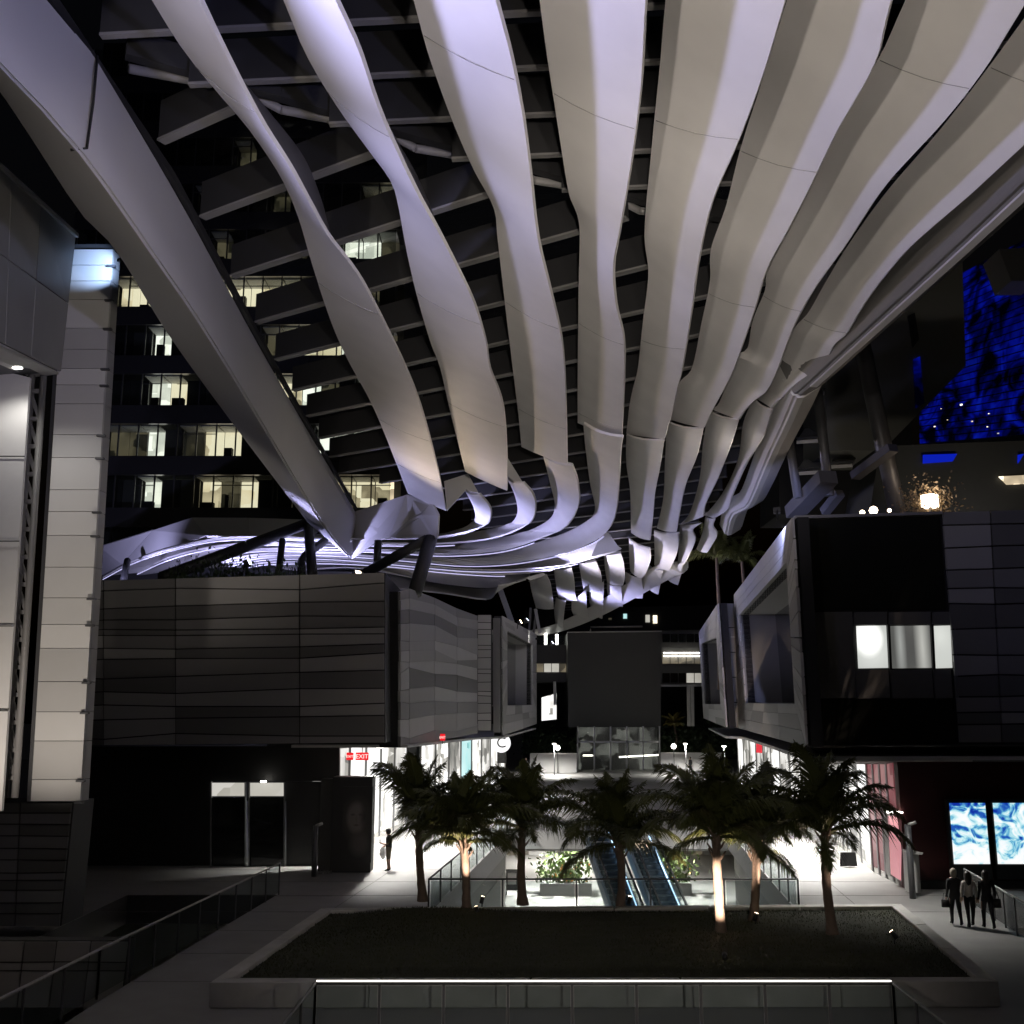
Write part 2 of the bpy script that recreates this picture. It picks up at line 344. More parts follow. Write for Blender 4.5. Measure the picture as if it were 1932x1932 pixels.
sweep_L = [
 [c5(795, 660), c5(845, 720), c5(855, 770), c5(835, 815), c5(780, 845), c5(690, 870), c5(570, 887), c5(280, 892), c4(1740, 1112), c4(1400, 1102), c4(1130, 1112), c4(900, 1160), c4(700, 1228), c4(540, 1312)],
 [c5(1025, 600), c5(1075, 660), c5(1088, 730), c5(1065, 800), c5(980, 855), c5(830, 900), c5(570, 922), c5(280, 920), c4(1740, 1142), c4(1400, 1131), c4(1130, 1150), c4(900, 1205), c4(720, 1285)],
 [c5(1280, 510), c5(1310, 600), c5(1312, 720), c5(1250, 825), c5(1120, 890), c5(900, 955), c5(600, 975), c5(300, 955), c4(1740, 1168), c4(1400, 1163), c4(1150, 1194), c4(930, 1262)],
 [c5(1545, 360), c5(1535, 430), c5(1525, 600), c5(1510, 750), c5(1470, 845), c5(1380, 912), c5(1200, 976), c5(950, 1020), c5(700, 1028), c5(400, 1001), c4(1740, 1188), c4(1400, 1188), c4(1170, 1224)],
 [c5(1535, 948), c5(1430, 985), c5(1200, 1038), c5(950, 1058), c5(700, 1054), c5(400, 1026), c4(1740, 1208), c4(1400, 1210), c4(1200, 1244)],
 [c5(1180, 1058), c5(1000, 1078), c5(850, 1080), c5(600, 1062), c5(350, 1034), c4(1740, 1230), c4(1420, 1234), c4(1300, 1250)],
 [c5(1045, 1100), c5(950, 1130), c5(820, 1150), c5(600, 1128), c5(400, 1090), c4(1860, 1262), c4(1560, 1275)],
]
for i, (u, l) in enumerate(zip(sweep_U, sweep_L)):
    zu, zl = CAMZ + 10.2, CAMZ + 9.4
    U = spline([G(p, zu) for p in u], 70); L = spline([G(p, zl) for p in l], 70)
    r = strip('ribbon', U, L, far, bulge=.12, thick=.1)
    if i < 6:
        seg = [p + Vector((0, 0, -.10)) for p in L[26 if i < 4 else 12:]]
        tube('led_strip', seg, .03, M_LED, r, 5)
# outermost pale skirt and the pointed end of the sweep
U = spline([G(p, CAMZ + 9.9) for p in (c5(1040, 1108), c5(830, 1158), c5(600, 1136), c5(300, 1080), c4(1560, 1283))], 30)
L = spline([G(p, CAMZ + 8.6) for p in (c5(895, 1140), c5(838, 1212), c5(600, 1180), c5(300, 1150), c4(1560, 1330))], 30)
strip('skirt', U, L, far, bulge=.05, thick=.1)
# added soffit over the left arm's ribbons, catching lavender light to fill the gaps
so = spline([G(p, CAMZ + 10.6) for p in (c4(1760, 1092), c4(1400, 1082), c4(1130, 1090), c4(900, 1130), c4(700, 1196), c4(540, 1275))], 14)
si = spline([G(p, CAMZ + 10.6) for p in (c4(1900, 1245), c4(1560, 1245), c4(1380, 1240), c4(1200, 1250), c4(1000, 1290), c4(850, 1330))], 14)
for i in range(13):
    slab('added_soffit_panel', [lerp(so[i], so[i + 1], .01), lerp(so[i], so[i + 1], .99), lerp(si[i], si[i + 1], .99), lerp(si[i], si[i + 1], .01)], .08, M_RIB, far)
# left arm edge cladding
a_up = [c4(520, 1148), c4(800, 1062), c4(1005, 995), c4(1300, 996), c4(1600, 1005), c4(1700, 1010)]
a_lo = [c4(500, 1318), c4(640, 1240), c4(1080, 1090), c4(1300, 1094), c4(1480, 1096), c4(1640, 1098)]
for k in range(len(a_up) - 1):
    q = [G(a_up[k], CAMZ + 11.2), G(a_up[k + 1], CAMZ + 11.2), G(a_lo[k + 1], CAMZ + 9.6), G(a_lo[k], CAMZ + 9.6)]
    mid = sum(q, Vector()) / 4; q = [p + (mid - p) * .006 for p in q]
    slab('edge_panel', q, .12, M_BEAM, far)
# pale turned-up lips where far ribbons start behind the near ones
for q, d in (([c5(945, 470), c5(1025, 600), c5(940, 575), c5(938, 470)], 45.5), ([c5(610, 590), c5(735, 550), c5(790, 650), c5(720, 640), c5(625, 745)], 49.5),
             ([c5(1130, 455), c5(1285, 495), c5(1295, 520), c5(1132, 465)], 43.5), ([c5(1340, 285), c5(1548, 345), c5(1540, 365), c5(1345, 300)], 40.5),
             ([c9(1345, 590), c9(1465, 555), c9(1470, 590), c9(1350, 600)], 66), ([c9(640, 775), c9(850, 715), c9(890, 745), c9(700, 805)], 74),
             ([c9(1575, 480), c9(1768, 460), c9(1770, 490), c9(1570, 515)], 63), ([c5(1440, 850), c5(1475, 865), c5(1535, 948), c5(1380, 985)], 57)):
    slab('ribbon_end_plate', [D(p, d) for p in q], .08, M_RIB, far)

# ---- left edge beam of the near stretch: inner face, underside and outer lip
ZA, ZB, ZC = CAMZ + 11.0, CAMZ + 8.6, CAMZ + 9.6
A_ = spline([G(c1(100, -200), ZA), G(c1(265, 0), ZA), G(c1(490, 270), ZA), G(c1(570, 400), ZA), G(c1(1000, 1140), ZA), G(c1(1430, 1932), ZA), G(c5(145, 745), ZA)], 40)
B_ = spline([G(c1(-330, 0), ZB), G(c1(0, 350), ZB), G(c1(420, 800), ZB), G(c1(800, 1330), ZB), G(c1(1200, 1932), ZB), G(c4(1690, 1030), ZB), G(c5(122, 1000), ZB)], 40)
C_ = spline([G(c1(-300, 80), ZC), G(c1(45, 560), ZC), G(c1(400, 1100), ZC), G(c1(610, 1330), ZC), G(c1(1000, 1932), ZC), G(c4(1600, 1010), ZC)], 40)
def profile_sweep(name, rails, m, parent, smooth=False):
    n = len(rails[0]); k = len(rails); vs = []; fs = []
    for i in range(n):
        for r in rails: vs.append(Vector(r[i]))
    for i in range(n - 1):
        for j in range(k): fs.append((i * k + j, i * k + (j + 1) % k, (i + 1) * k + (j + 1) % k, (i + 1) * k + j))
    fs.append(tuple(range(k - 1, -1, -1))); fs.append(tuple(range((n - 1) * k, n * k)))
    me = mesh_from(name, vs, fs); bm = bmesh.new(); bm.from_mesh(me); bmesh.ops.recalc_face_normals(bm, faces=bm.faces)
    bmesh.ops.bevel(bm, geom=[e for e in bm.edges if len(e.link_faces) == 2 and e.calc_face_angle(0) > .5 and (e.verts[0].index // k) != (e.verts[1].index // k)], offset=.09, segments=2, affect='EDGES')
    bm.to_mesh(me); bm.free(); me.shade_smooth(); me.set_sharp_from_angle(angle=math.radians(20))
    return put(name, me, m, parent)
def cutrail(r, a, b): return r[a:b]
def shift(r, v): return [p + Vector(v) for p in r]
beam = profile_sweep('edge_beam', [A_, shift(A_, (.06, 0, -.5)), B_, C_, shift(C_, (0, 0, 1.3)), shift(A_, (-.5, 0, .25))], M_BEAM, can)
# proud cladding sleeve over its near end
isl = next(i for i, p in enumerate(A_) if p.y > G(c1(485, 270), ZA).y)
jsl = next(i for i, p in enumerate(B_) if p.y > G(c1(420, 800), ZB).y)
ksl = min(isl, jsl)
tube('cladding_joint', [lerp(A_[isl], B_[jsl], .03) + Vector((.05, 0, 0)), lerp(A_[isl], B_[jsl], .5) + Vector((.07, 0, 0)), lerp(A_[isl], B_[jsl], .93) + Vector((.05, 0, 0)), lerp(B_[jsl], C_[jsl - 1], .15) + Vector((0, 0, -.05))], .022, M_JOINT, can, 6)
# end cladding of the beam
e = {k: D(c5(*p), d) for k, p, d in (('a', (145, 748), 55.6), ('b', (415, 660), 50.8), ('c', (420, 795), 51.6), ('t', (126, 1000), 57.7), ('f', (320, 885), 53.0),
     ('g', (545, 700), 48.6), ('h', (580, 770), 47.6), ('i', (575, 882), 47.9), ('j', (490, 765), 49.4), ('k', (565, 888), 48.2), ('m', (280, 893), 54))}
for q in (('a', 'b', 'c', 'f', 'm', 't'), ('b', 'g', 'h', 'j', 'c'), ('h', 'i', 'k', 'j'), ('c', 'j', 'k', 'f')):
    slab('end_panel', [e[x] for x in q], .08, M_BEAM, can)
# ---- right edge beam (ridge line), near and far
R_near = spline([G(c3(2300, 650), ZB + .8), G(c3(1932, 1000), ZB + .8), G(c3(1500, 1400), ZB + .8), G(c3(1080, 1780), ZB + .8), G(c6(830, 290), ZB + .8), G(c6(752, 358), ZB + .8)], 30)
profile_sweep('edge_beam', [shift(R_near, (-.85, 0, 1.7)), shift(R_near, (-.16, 0, .1)), shift(R_near, (-.06, 0, 0)), shift(R_near, (.2, 0, .03)), shift(R_near, (.75, 0, .35)), shift(R_near, (.75, 0, 1.7))], mat('grey_edge_cladding', (.17, .165, .16), .5, var=.06), can)
for i in range(0, len(R_near) - 3, 3): bar('edge_ledge', R_near[i] + Vector((.07, 0, .0)), R_near[i + 3] + Vector((.07, 0, .0)), .2, .05, M_BEAM, can)
R_far = spline([G(p, ZB + .8) for p in (c6(745, 370), c6(690, 500), c6(600, 690), c6(520, 880), c6(480, 950), c6(410, 985), c6(378, 1090))], 30)
profile_sweep('edge_beam', [shift(R_far, (-.45, 0, .7)), shift(R_far, (-.1, 0, 0)), shift(R_far, (.2, 0, .03)), shift(R_far, (.8, 0, .4)), shift(R_far, (.8, 0, 1.1))], M_BEAM, far)
R_end = spline([G(p, ZB + .9) for p in (c5(1860, 1075), c5(1780, 1110), c5(1450, 1290), c5(1250, 1372), c5(1110, 1402))], 24)
profile_sweep('edge_beam', [shift(R_end, (-1.8, -1.5, .5)), shift(R_end, (0, 0, 0)), shift(R_end, (.5, .5, .4)), shift(R_end, (.5, .5, 1.0))], M_BEAM, far)
for a, b, w in ((c9(360, 870), c9(510, 1290), .9), (c9(775, 1140), c9(830, 1430), .5), (c9(690, 1130), c9(670, 1400), .4), (c9(760, 1150), c9(725, 1430), .4)):
    bar('hanger', D(a, 104), D(b, 104), w * .8, w * .6, M_BEAM if w > .45 else M_PURL, far)
# ---- purlins and glass over the ribbons
ZP = CAMZ + 11.25
left_x = lambda y: np.interp(y, [p.y for p in A_], [p.x for p in A_]) if y < 50 else np.interp(y, [50, 56, 121], [-5.2, -3.0, 5.6])
_rx = [(p.y, p.x - .9) for p in R_near] + [(p.y, p.x - .3) for p in R_far if p.y > R_near[-1].y] + [(p.y, p.x - .8) for p in R_end if p.y > R_far[-1].y]
_rx.sort()
right_x = lambda y: np.interp(y, [a for a, _ in _rx], [b for _, b in _rx])
bound_y = lambda x: np.interp(x, [-8, -7, 3, 10, 14], [16, 16.5, 22, 25, 26])
def clip(fn, test, x0=-12, x1=16, n=1100):
    run = []; best = []
    for x in np.linspace(x0, x1, n):
        y = fn(x)
        if test(x, y): run.append((x, y))
        else:
            if len(run) > len(best): best = run
            run = []
    if len(run) > len(best): best = run
    return (best[0], best[-1]) if len(best) > 12 else None
inside = lambda x, y: left_x(y) + .1 < x < right_x(y) and 5 < y < 121
segs = []
for k in range(10):
    y0 = 7.6 + 1.47 * k; s = clip(lambda x: y0 - .08 * x, lambda x, y: inside(x, y) and y < bound_y(x) - .2)
    if s: segs.append((s, .16, .55))
for k in range(46):
    y0 = 19.0 + 3.15 * k; s = clip(lambda x: y0 - .637 * (x + 7.4), lambda x, y: inside(x, y) and y > bound_y(x) + .2)
    if s: segs.append((s, .26, 1.0))
for (a, b), w, h in segs:
    own = can if (a[1] + b[1]) / 2 < 46 else far
    pu = bar('purlin', (a[0], a[1], ZP + .9), (b[0], b[1], ZP + .9), w * .6, .84, M_WEB, own)
    bar('flange', (a[0], a[1], ZP + .055), (b[0], b[1], ZP + .055), w * .8, .05, M_PURL, pu)
bx = [(-7.0, 16.6), (-4.5, 17.9), (-2, 19.3), (.5, 20.6), (3, 22), (6.5, 23.5), (9.4, 24.7)]
for i in range(len(bx) - 1):
    a, b = bx[i], bx[i + 1]
    bar('girder', (a[0], a[1], ZP + .9), (b[0], b[1], ZP + .9), .22, .5, M_WEB, can)
    tube('brace', [(a[0], a[1] + .2, ZP + .3), ((a[0] + b[0]) / 2 + .4, (a[1] + b[1]) / 2 + 1.1, ZP + .9), (b[0], b[1] + .2, ZP + .3)], .09, M_PURL, can)
inner = shift(A_, (.04, 0, .2)); bar_pts = inner[::6] + [inner[-1]]
for i in range(len(bar_pts) - 1): bar('gutter', bar_pts[i], bar_pts[i + 1], .1, .2, M_WEB, can)
zg = ZP + 1.35
bs = [s for s in segs if s[1] > .2]
for i in range(len(bs) - 1):
    (a, b), (c, d) = bs[i][0], bs[i + 1][0]; ym = (a[1] + d[1]) / 2
    nn = 4 if ym < 60 else 2
    for k in range(nn):
        t0, t1 = k / nn + .004, (k + 1) / nn - .004
        P = lambda s0, s1, t, u: lerp(lerp(Vector((*s0, zg)), Vector((*s1, zg)), t), lerp(Vector((*c, zg)), Vector((*d, zg)), t), u)
        slab('glass_pane', [P(a, b, t0, .04), P(a, b, t1, .04), P(a, b, t1, .96), P(a, b, t0, .96)], .03, M_ROOFGL, can if ym < 46 else far)
# ---- raking struts under the two stretches
for a, b, r, d0, d1 in ((c4(1600, 1030), c4(850, 1310), .30, 55.5, 47), (c4(1615, 1040), c4(1637, 1290), .26, 55, 50), (c4(1480, 1115), c4(1460, 1290), .17, 53, 50), (c4(668, 1220), c4(648, 1320), .2, 62, 60),
                        (c5(540, 890), c5(455, 1180), .33, 48.5, 47), (c5(520, 895), c5(200, 1070), .25, 48.5, 50), (c5(265, 900), c5(255, 1060), .2, 53, 53)):
    tube('strut', [D(a, d0), D(b, d1)], r, M_WEB, can, 10)
tube('strut', [D(c4(1705, 1115), 56), D(c4(1640, 1165), 54), D(c4(1600, 1195), 53), D(c4(1580, 1225), 53), D(c4(1580, 1290), 52)], .22, M_WEB, can, 10)
for a, b, r in ((c6(1080, 70), c6(1270, 970), .32), (c6(845, 290), c6(912, 880), .19), (c6(690, 525), c6(748, 890), .17)):
    tube('column', [D(a, 38), D(b, 38)], r, M_STEEL, can, 12)
bar('roof_truss', D(c6(720, 940), 40), D(c6(900, 750), 37), .7, .5, M_STEEL, can)
bar('roof_truss', D(c6(1040, 760), 38), D(c6(1240, 610), 36), .4, .3, M_STEEL, can)
bar('roof_truss', D(c6(880, 950), 40), D(c6(960, 850), 39), .35, .3, M_STEEL, can)
# ================================================================== GROUND
def flat(name, outer, holes, z, m):
    polys = [[Vector((x, y, z)) for x, y in outer]] + [[Vector((x, y, z)) for x, y in h] for h in holes]
    tris = tessellate_polygon(polys); vs = [p for q in polys for p in q]
    fs = []
    for t in tris:
        a, b, c = (vs[i] for i in t); fs.append(t if (b - a).cross(c - a).z > 0 else (t[0], t[2], t[1]))
    o = obj(name, vs, fs, m); o['kind'] = 'structure'; return o
LOW = -6.0
AX = Vector((.11, 1.0)).normalized()
def ax(x, y0, y): return x + (y - y0) * .11
v1 = [(-2.75, 35.6), (9.45, 35.6), (ax(9.45, 35.6, 60), 60), (ax(-2.75, 35.6, 60), 60)]       # escalator well
v2 = [(-4.3, 3), (7.3, 3), (7.75, 22.2), (-4.05, 22.2)]                                   # well in front of the planter
v3 = [(-14.0, 14), (-9.9, 14), (-9.45, 26), (-8.55, 39.3), (-14.0, 39.3)]                  # drop beside the walk
v4 = [(14.9, 24), (19, 24), (19, 33.4), (15.25, 33.4)]
flat('ground', [(-700, -300), (700, -300), (700, 1200), (-700, 1200)], [], LOW, mat('lower_floor', (.55, .54, .52), .5, var=.08, scale=.4))
flat('plaza', [(-70, -8), (75, -8), (75, 150), (-70, 150)], [v1, v2, v3, v4], 0, M_DECK)
for h, nm in ((v1, 'well'), (v2, 'well'), (v3, 'well'), (v4, 'well')):
    n = len(h); vs = []; fs = []
    for x, y in h: vs += [(x, y, -.004), (x, y, -1.0)]
    cx, cy = sum(p[0] for p in h) / n, sum(p[1] for p in h) / n
    for x, y in h: 
        d = Vector((x - cx, y - cy)).normalized() * .35; vs += [(x + d.x, y + d.y, -.004), (x + d.x, y + d.y, -1.0)]
    for i in range(n):
        j = (i + 1) % n
        fs += [(2 * i, 2 * j, 2 * j + 1, 2 * i + 1), (2 * i + 1, 2 * j + 1, 2 * n + 2 * j + 1, 2 * n + 2 * i + 1)]
    o = obj('slab_edge', vs, fs, M_DARKW if h is v3 else M_WHITE); o['kind'] = 'structure'
# paving joints: shallow dark strips along the walk and across the bright apron
jm = mat('paving_joint', (.18, .175, .165), .9)
jv = []
for k in range(14):
    y = 36 + 3.1 * k; jv.append((beamv((-14, y, .006), (ax(-2.9, 35.6, y), y, .006), .03, .004)))
    jv.append((beamv((ax(9.6, 35.6, y), y, .006), (19, y, .006), .03, .004)))
for x in (-6.2, 11.6): jv.append(beamv((x, 35, .006), (x + 7, 98, .006), .03, .004))
for k in range(5): jv.append(beamv((-9.4, 27 + 3.0 * k, .006), (-6.5, 27 + 3.0 * k, .006), .03, .004))
o = obj('paving_joints', *join(jv), jm); o['kind'] = 'structure'

# ================================================================== LEFT: TALL CLAD PIER, HANGING BOX, TRUSS
pier = thing('clad_pier', 'tall pier of stacked pale metal panels at the left edge, lit from below', 'building', D((110, 1745), 31))
yb = [470, 500, 530, 565, 619, 659, 695, 726, 762, 820, 863, 924, 965, 1010, 1070, 1128, 1178, 1223, 1286, 1343, 1398, 1471, 1512]
xl = lambda y: lerp(135, 62, (y - 470) / 1042) if y > 600 else 135 - (y - 470) * .07
xl = lambda y: 122 - (y - 470) * .0615; xr = lambda y: 213 - (y - 470) * .0595
slab('core', [D((xl(460) - 8, 460), 31.2), D((xr(460) - 1, 460), 31.2), D((xr(1512) - 1, 1512), 31.2), D((xl(1512) - 8, 1512), 31.2)], .25, M_STEEL, pier, off=-.02)
rr = random.Random(3)
for i in range(len(yb) - 1):
    a, b = yb[i] + .6, yb[i + 1] - .6; y = 31.05
    m = M_PALE[rr.choice((0, 1, 1, 2))]
    o = slab('panel', [D((xl(a), a), y), D((xr(a), a), y), D((xr(b), b), y), D((xl(b), b), y)], .12, m, pier)
    if i % 3 != 1: bar('fin', D((xr(b) - 9, b + 1), y - .05), D((xr(b) + 7, b + 1), y - .05), .12, .06, M_STEEL, o)
    # return of the panel round the corner
    p, q = D((xr(a) + .5, a), 31.1), D((xr(b) + .5, b), 31.1)
    slab('side_panel', [p, p + Vector((.04, .5, 0)), q + Vector((.04, .5, 0)), q], .05, M_PAN[2], pier)
base = thing('pier_base', 'dark banded wall below the pale panel pier', 'wall', D((60, 1750), 31.5))
q = [D((-40, 1514), 31.6), D((138, 1514), 31.6), D((114, 1748), 31.6), D((-40, 1748), 31.6)]
slab('wall', q, 1.5, M_DARKW, base, off=-.07)
panels(base, q, [0, .45, 1], cuts(11, 5, .7, 1.3), M_PAN[:2], .004, .02, .05, seed=4)
wpl = thing('white_wall', 'smooth white wall strip at the far left edge under a soffit lamp', 'wall', D((10, 1540), 29.5))
slab('wall', [D((-40, 690), 29.6), D((56, 712), 29.6), D((3, 1530), 29.6), D((-80, 1540), 29.6)], .12, M_WHITE, wpl)
for y in (860, 1020, 1180, 1340): bar('joint', D((-30, y), 29.55), D((56 - (y - 712) * .064, y), 29.55), .02, .03, M_JOINT, wpl)
trs = thing('ladder_truss', 'slim grey ladder truss standing between white wall and panel pier', 'truss', D((30, 1520), 30.3))
tx0 = lambda y: 60 - (y - 712) * .064; tx1 = lambda y: 82 - (y - 712) * .068
for f in (tx0, tx1): tube('chord', [D((f(700), 700), 30.4), D((f(1505), 1505), 30.4)], .10, M_PURL, trs, 6)
ys = list(range(735, 1500, 52))
for i, y in enumerate(ys):
    bar('rung', D((tx0(y), y), 30.4), D((tx1(y), y), 30.4), .12, .12, M_PURL, trs)
    if i < len(ys) - 1: bar('diagonal', D((tx0(y), y), 30.4), D((tx1(y + 52), y + 52), 30.4), .08, .1, M_PURL, trs)
hb = thing('hanging_box', 'dark grey panelled box overhanging the top of the pier at left', 'building', D((60, 690), 27))
q = [D((-70, 257), 22.0), D((140, 446), 30.0), D((112, 702), 30.0), D((-70, 612), 22.0)]
slab('wall', q, 2.5, M_STEEL, hb, off=-.07)
panels(hb, q, [0, .35, .62, 1], [0, .5, 1], M_PAN[1:3], .0, .02, .05, seed=2)
bar('coping', D((-70, 250), 22.0), D((141, 441), 29.95), .25, .12, M_PALE[0], hb)
slab('soffit', [D((-70, 616), 22.0), D((112, 706), 30.0), D((60, 712), 31), D((-70, 660), 24)], .06, M_WHITE, hb)

# ================================================================== LEFT: STRIPED BUILDING
lb = thing('striped_building', 'long dark building clad in uneven horizontal grey panels, left of the palms', 'building', D((450, 1650), 46))
q = [D((80, 1098), 43), D((726, 1080), 43), D((726, 1402), 43), D((80, 1408), 43)]
slab('wall', q, 9, M_JOINT, lb, off=-.09)
panels(lb, q, [0, .18, .39, .752, 1], cuts(13, 12, .55, 1.5), M_PAN[:3], .016, .025, .09, seed=8, weights=(4, 3, 3))
# ground floor, set back
z5 = q[2].z
slab('ground_floor_wall', [D((80, 1408), 46.5), D((398, 1408), 46.5), D((398, 1641), 46.5), D((80, 1641), 46.5)], .3, M_BLACK, lb)
slab('transom_wall', [D((398, 1408), 46.5), D((640, 1408), 46.5), D((640, 1474), 46.5), D((398, 1474), 46.5)], .3, M_BLACK, lb)
slab('side_wall', [D((540, 1475), 46.5), D((628, 1475), 46.5), D((628, 1645), 46.5), D((540, 1641), 46.5)], .3, M_BLACK, lb)
RM_W = room_mat('lit_room_warm', [(.25, .2, .13), (.9, .74, .5), (1, .88, .66)], 1.9, .8)
RM_C = room_mat('lit_room_cool', [(.55, .55, .5), (.95, .93, .84), (1, .99, .93)], 2.4, .9)
RM_D = room_mat('lit_room_dim', [(.03, .028, .02), (.10, .085, .055), (.3, .25, .16)], .55, 1.0)
RM_T = room_mat('transom_glow', [(.5, .47, .4), (.8, .77, .68), (1, .96, .88)], .62, .5)
for x0, x1 in ((399, 464), (471, 538)):
    w = slab('glass_door', [D((x0, 1505), 46.4), D((x1, 1505), 46.4), D((x1, 1640), 46.4), D((x0, 1640), 46.4)], .05, M_WINGL, lb)
    for x in (x0, x1): bar('mullion', D((x, 1476), 46.3), D((x, 1638), 46.3), .05, .06, M_MULL, w)
    slab('transom_window', [D((x0 + 1, 1477), 46.4), D((x1 - 1, 1477), 46.4), D((x1 - 1, 1502), 46.4), D((x0 + 1, 1502), 46.4)], .04, RM_T, lb)
obj('ceiling_lamp', *tubev([D((497, 1473), 46.0), D((497, 1476), 46.0)], .12, 10), M_LAMPW, lb)
# planting on its roof
def leafmesh(name, n, sx, sy, sz, leaf, seed, upright=.5):
    r = random.Random(seed); vs = []; fs = []
    for i in range(n):
        p = Vector((r.gauss(0, sx * .4), r.gauss(0, sy * .4), abs(r.gauss(0, 1)) * sz * .45))
        d = Vector((r.uniform(-1, 1), r.uniform(-1, 1), r.uniform(-.4, 1) + upright)).normalized(); s = d.cross(Vector((r.random(), r.random(), .3))).normalized()
        L = leaf * r.uniform(.6, 1.3); w = L * .28; o = len(vs)
        vs += [p, p + d * L * .5 + s * w, p + d * L, p + d * L * .5 - s * w]; fs.append((o, o + 1, o + 2, o + 3))
    return vs, fs
M_LEAF = mat('dark_leaf', (.045, .07, .03), .5, var=.4, scale=8)
M_LEAFL = mat('pale_leaf', (.35, .30, .15), .5, var=.3, scale=8)
for i, (px, py, s) in enumerate(((345, 1085, 1.0), (395, 1080, 1.6), (440, 1082, 1.5), (470, 1080, 1.3), (520, 1082, 1.0), (555, 1082, .9))):
    p = D((px, py), 45.5 + .3 * (i % 2)); p.z = z5 + 6.75
    v, f = leafmesh('shrub', 260, s * .9, .6, s * .85, .22, 40 + i, .9)
    o = put('shrub', mesh_from('shrub', [Vector(a) + p for a in v], f), M_LEAF)
    tag(o, 'dark twiggy roof shrub, number %s from left above the striped building' % ('one two three four five six'.split()[i]), 'shrub', 'roof shrubs')
lt = thing('roof_stair_wall', 'narrow dark recess wall between the striped building and the curved wing', 'wall', D((740, 1640), 46))
slab('wall', [D((722, 1118), 47), D((765, 1128), 47), D((765, 1410), 47), D((722, 1410), 47)], .4, M_BLACK, lt)

# curved wing L1
PA, PB = D((755, 1400), 45), D((902, 1380), 59)
lw = thing('curved_wing', 'receding wing clad in slanted grey stripes behind the left palms', 'building', (PA.x, PA.y, 0))
tops = [(755, 1116), (772, 1110), (820, 1128), (862, 1148), (901, 1162)]; bots = [(755, 1410), (772, 1408), (820, 1399), (862, 1391), (901, 1384)]
T_ = [V(p, PA, PB) for p in tops]; B2 = [V(p, PA, PB) for p in bots]
slab('wall', [T_[0], T_[2], T_[4], B2[4], B2[0]], 6, M_JOINT, lw, off=-.12)
rows = cuts(12, 31, .6, 1.4); rw = random.Random(5)
prev = [r for r in rows]; tone = [M_PAN[i] for i in (1, 2, 0, 2, 1, 3, 1, 0, 2, 1, 3, 1)]
for c in range(4):
    nxt = [r if k in (0, 12) else min(.985, max(.015, r + rw.uniform(-.024, .024))) for k, r in enumerate(rows)]
    for k in range(12):
        Q = [lerp(T_[c], B2[c], prev[k]), lerp(T_[c + 1], B2[c + 1], nxt[k]), lerp(T_[c + 1], B2[c + 1], nxt[k + 1]), lerp(T_[c], B2[c], prev[k + 1])]
        m_ = sum(Q, Vector()) / 4; Q = [p + (m_ - p).normalized() * .025 for p in Q]
        if rw.random() < .22: tone[k] = rw.choices(M_PAN, (3, 4, 3, 2))[0]
        slab('panel', Q, .1 + rw.uniform(-.015, .015), tone[k], lw, off=.02 * (k % 2))
    prev = nxt
ls = thing('panel_pylon', 'narrow pylon of pale stacked panels at the end of the curved wing', 'building', D((914, 1640), 59))
q = [D((901, 1160), 59), D((927, 1160), 59), D((927, 1379), 59), D((901, 1379), 59)]
slab('core', q, 2, M_JOINT, ls, off=-.06); panels(ls, q, [0, 1], cuts(15, 9, .5, 1.5), [M_PAN[3]] + M_PALE[:2], .003, .02, .06, seed=10)
slab('dark_return', [D((930, 1166), 59.6), D((944, 1166), 59.6), D((944, 1382), 59.6), D((930, 1382), 59.6)], 1, M_PAN[0], ls)

def framed_wing(label, A, B, outer, inner, seed, topm, glassm, depth=1.6, loc=None, n=4):
    # outer/inner: (near-top, far-top, far-bottom, near-bottom) in picture measure
    w = thing('framed_wing', label, 'building', loc)
    O = [V(p, A, B) for p in outer]; I = [V(p, A, B) for p in inner]
    back = (O[1] - O[0]).cross(Vector((0, 0, 1))).normalized()
    if back.dot(O[0] - Vector((0, 0, CAMZ))) < 0: back = -back
    rd = random.Random(seed)
    def band(a, b, c, d, cols, rows, mats, nm='panel'):
        slab('backing', [a, b, c, d], .35, M_JOINT, w, off=-.08)
        panels(w, [a, b, c, d], [i / cols for i in range(cols + 1)], cuts(rows, rd.random(), .7, 1.3), mats, .02, .02, .08, seed=rd.randint(0, 999))
    band(O[0], O[1], I[1], I[0], n, 3, topm)            # over the opening
    band(I[3], I[2], O[2], O[3], n, 3, M_PAN[1:])       # under it
    band(O[0], I[0], I[3], O[3], 1, 12, M_PAN[2:])      # near jamb
    band(I[1], O[1], O[2], I[2], 1, 10, M_PAN[2:])      # far jamb
    J = [p + back * depth for p in I]
    slab('recess_glass', J, .05, glassm, w)
    slab('reveal_soffit', [I[0], I[1], J[1], J[0]], .06, M_PAN[3], w)
    slab('reveal_sill', [I[3], I[2], J[2], J[3]], .06, M_PAN[0], w)
    slab('reveal_side', [I[1], I[2], J[2], J[1]], .06, M_PAN[1], w)
    for t in (.33, .66):
        bar('mullion', lerp(J[0], J[1], t), lerp(J[3], J[2], t), .12, .12, M_PAN[0], w)
    return w, O
A2, B2_ = D((946, 1300), 61), D((1011, 1300), 96)
framed_wing('second left wing with a dark framed opening and bright top corner', A2, B2_, [(946, 1162), (1011, 1197), (1011, 1366), (946, 1388)],
            [(955, 1190), (1003, 1216), (1003, 1330), (955, 1331)], 3, M_PAN[2:] + M_PALE[:1], M_WINGL, 1.4, (A2.x, A2.y, 0))
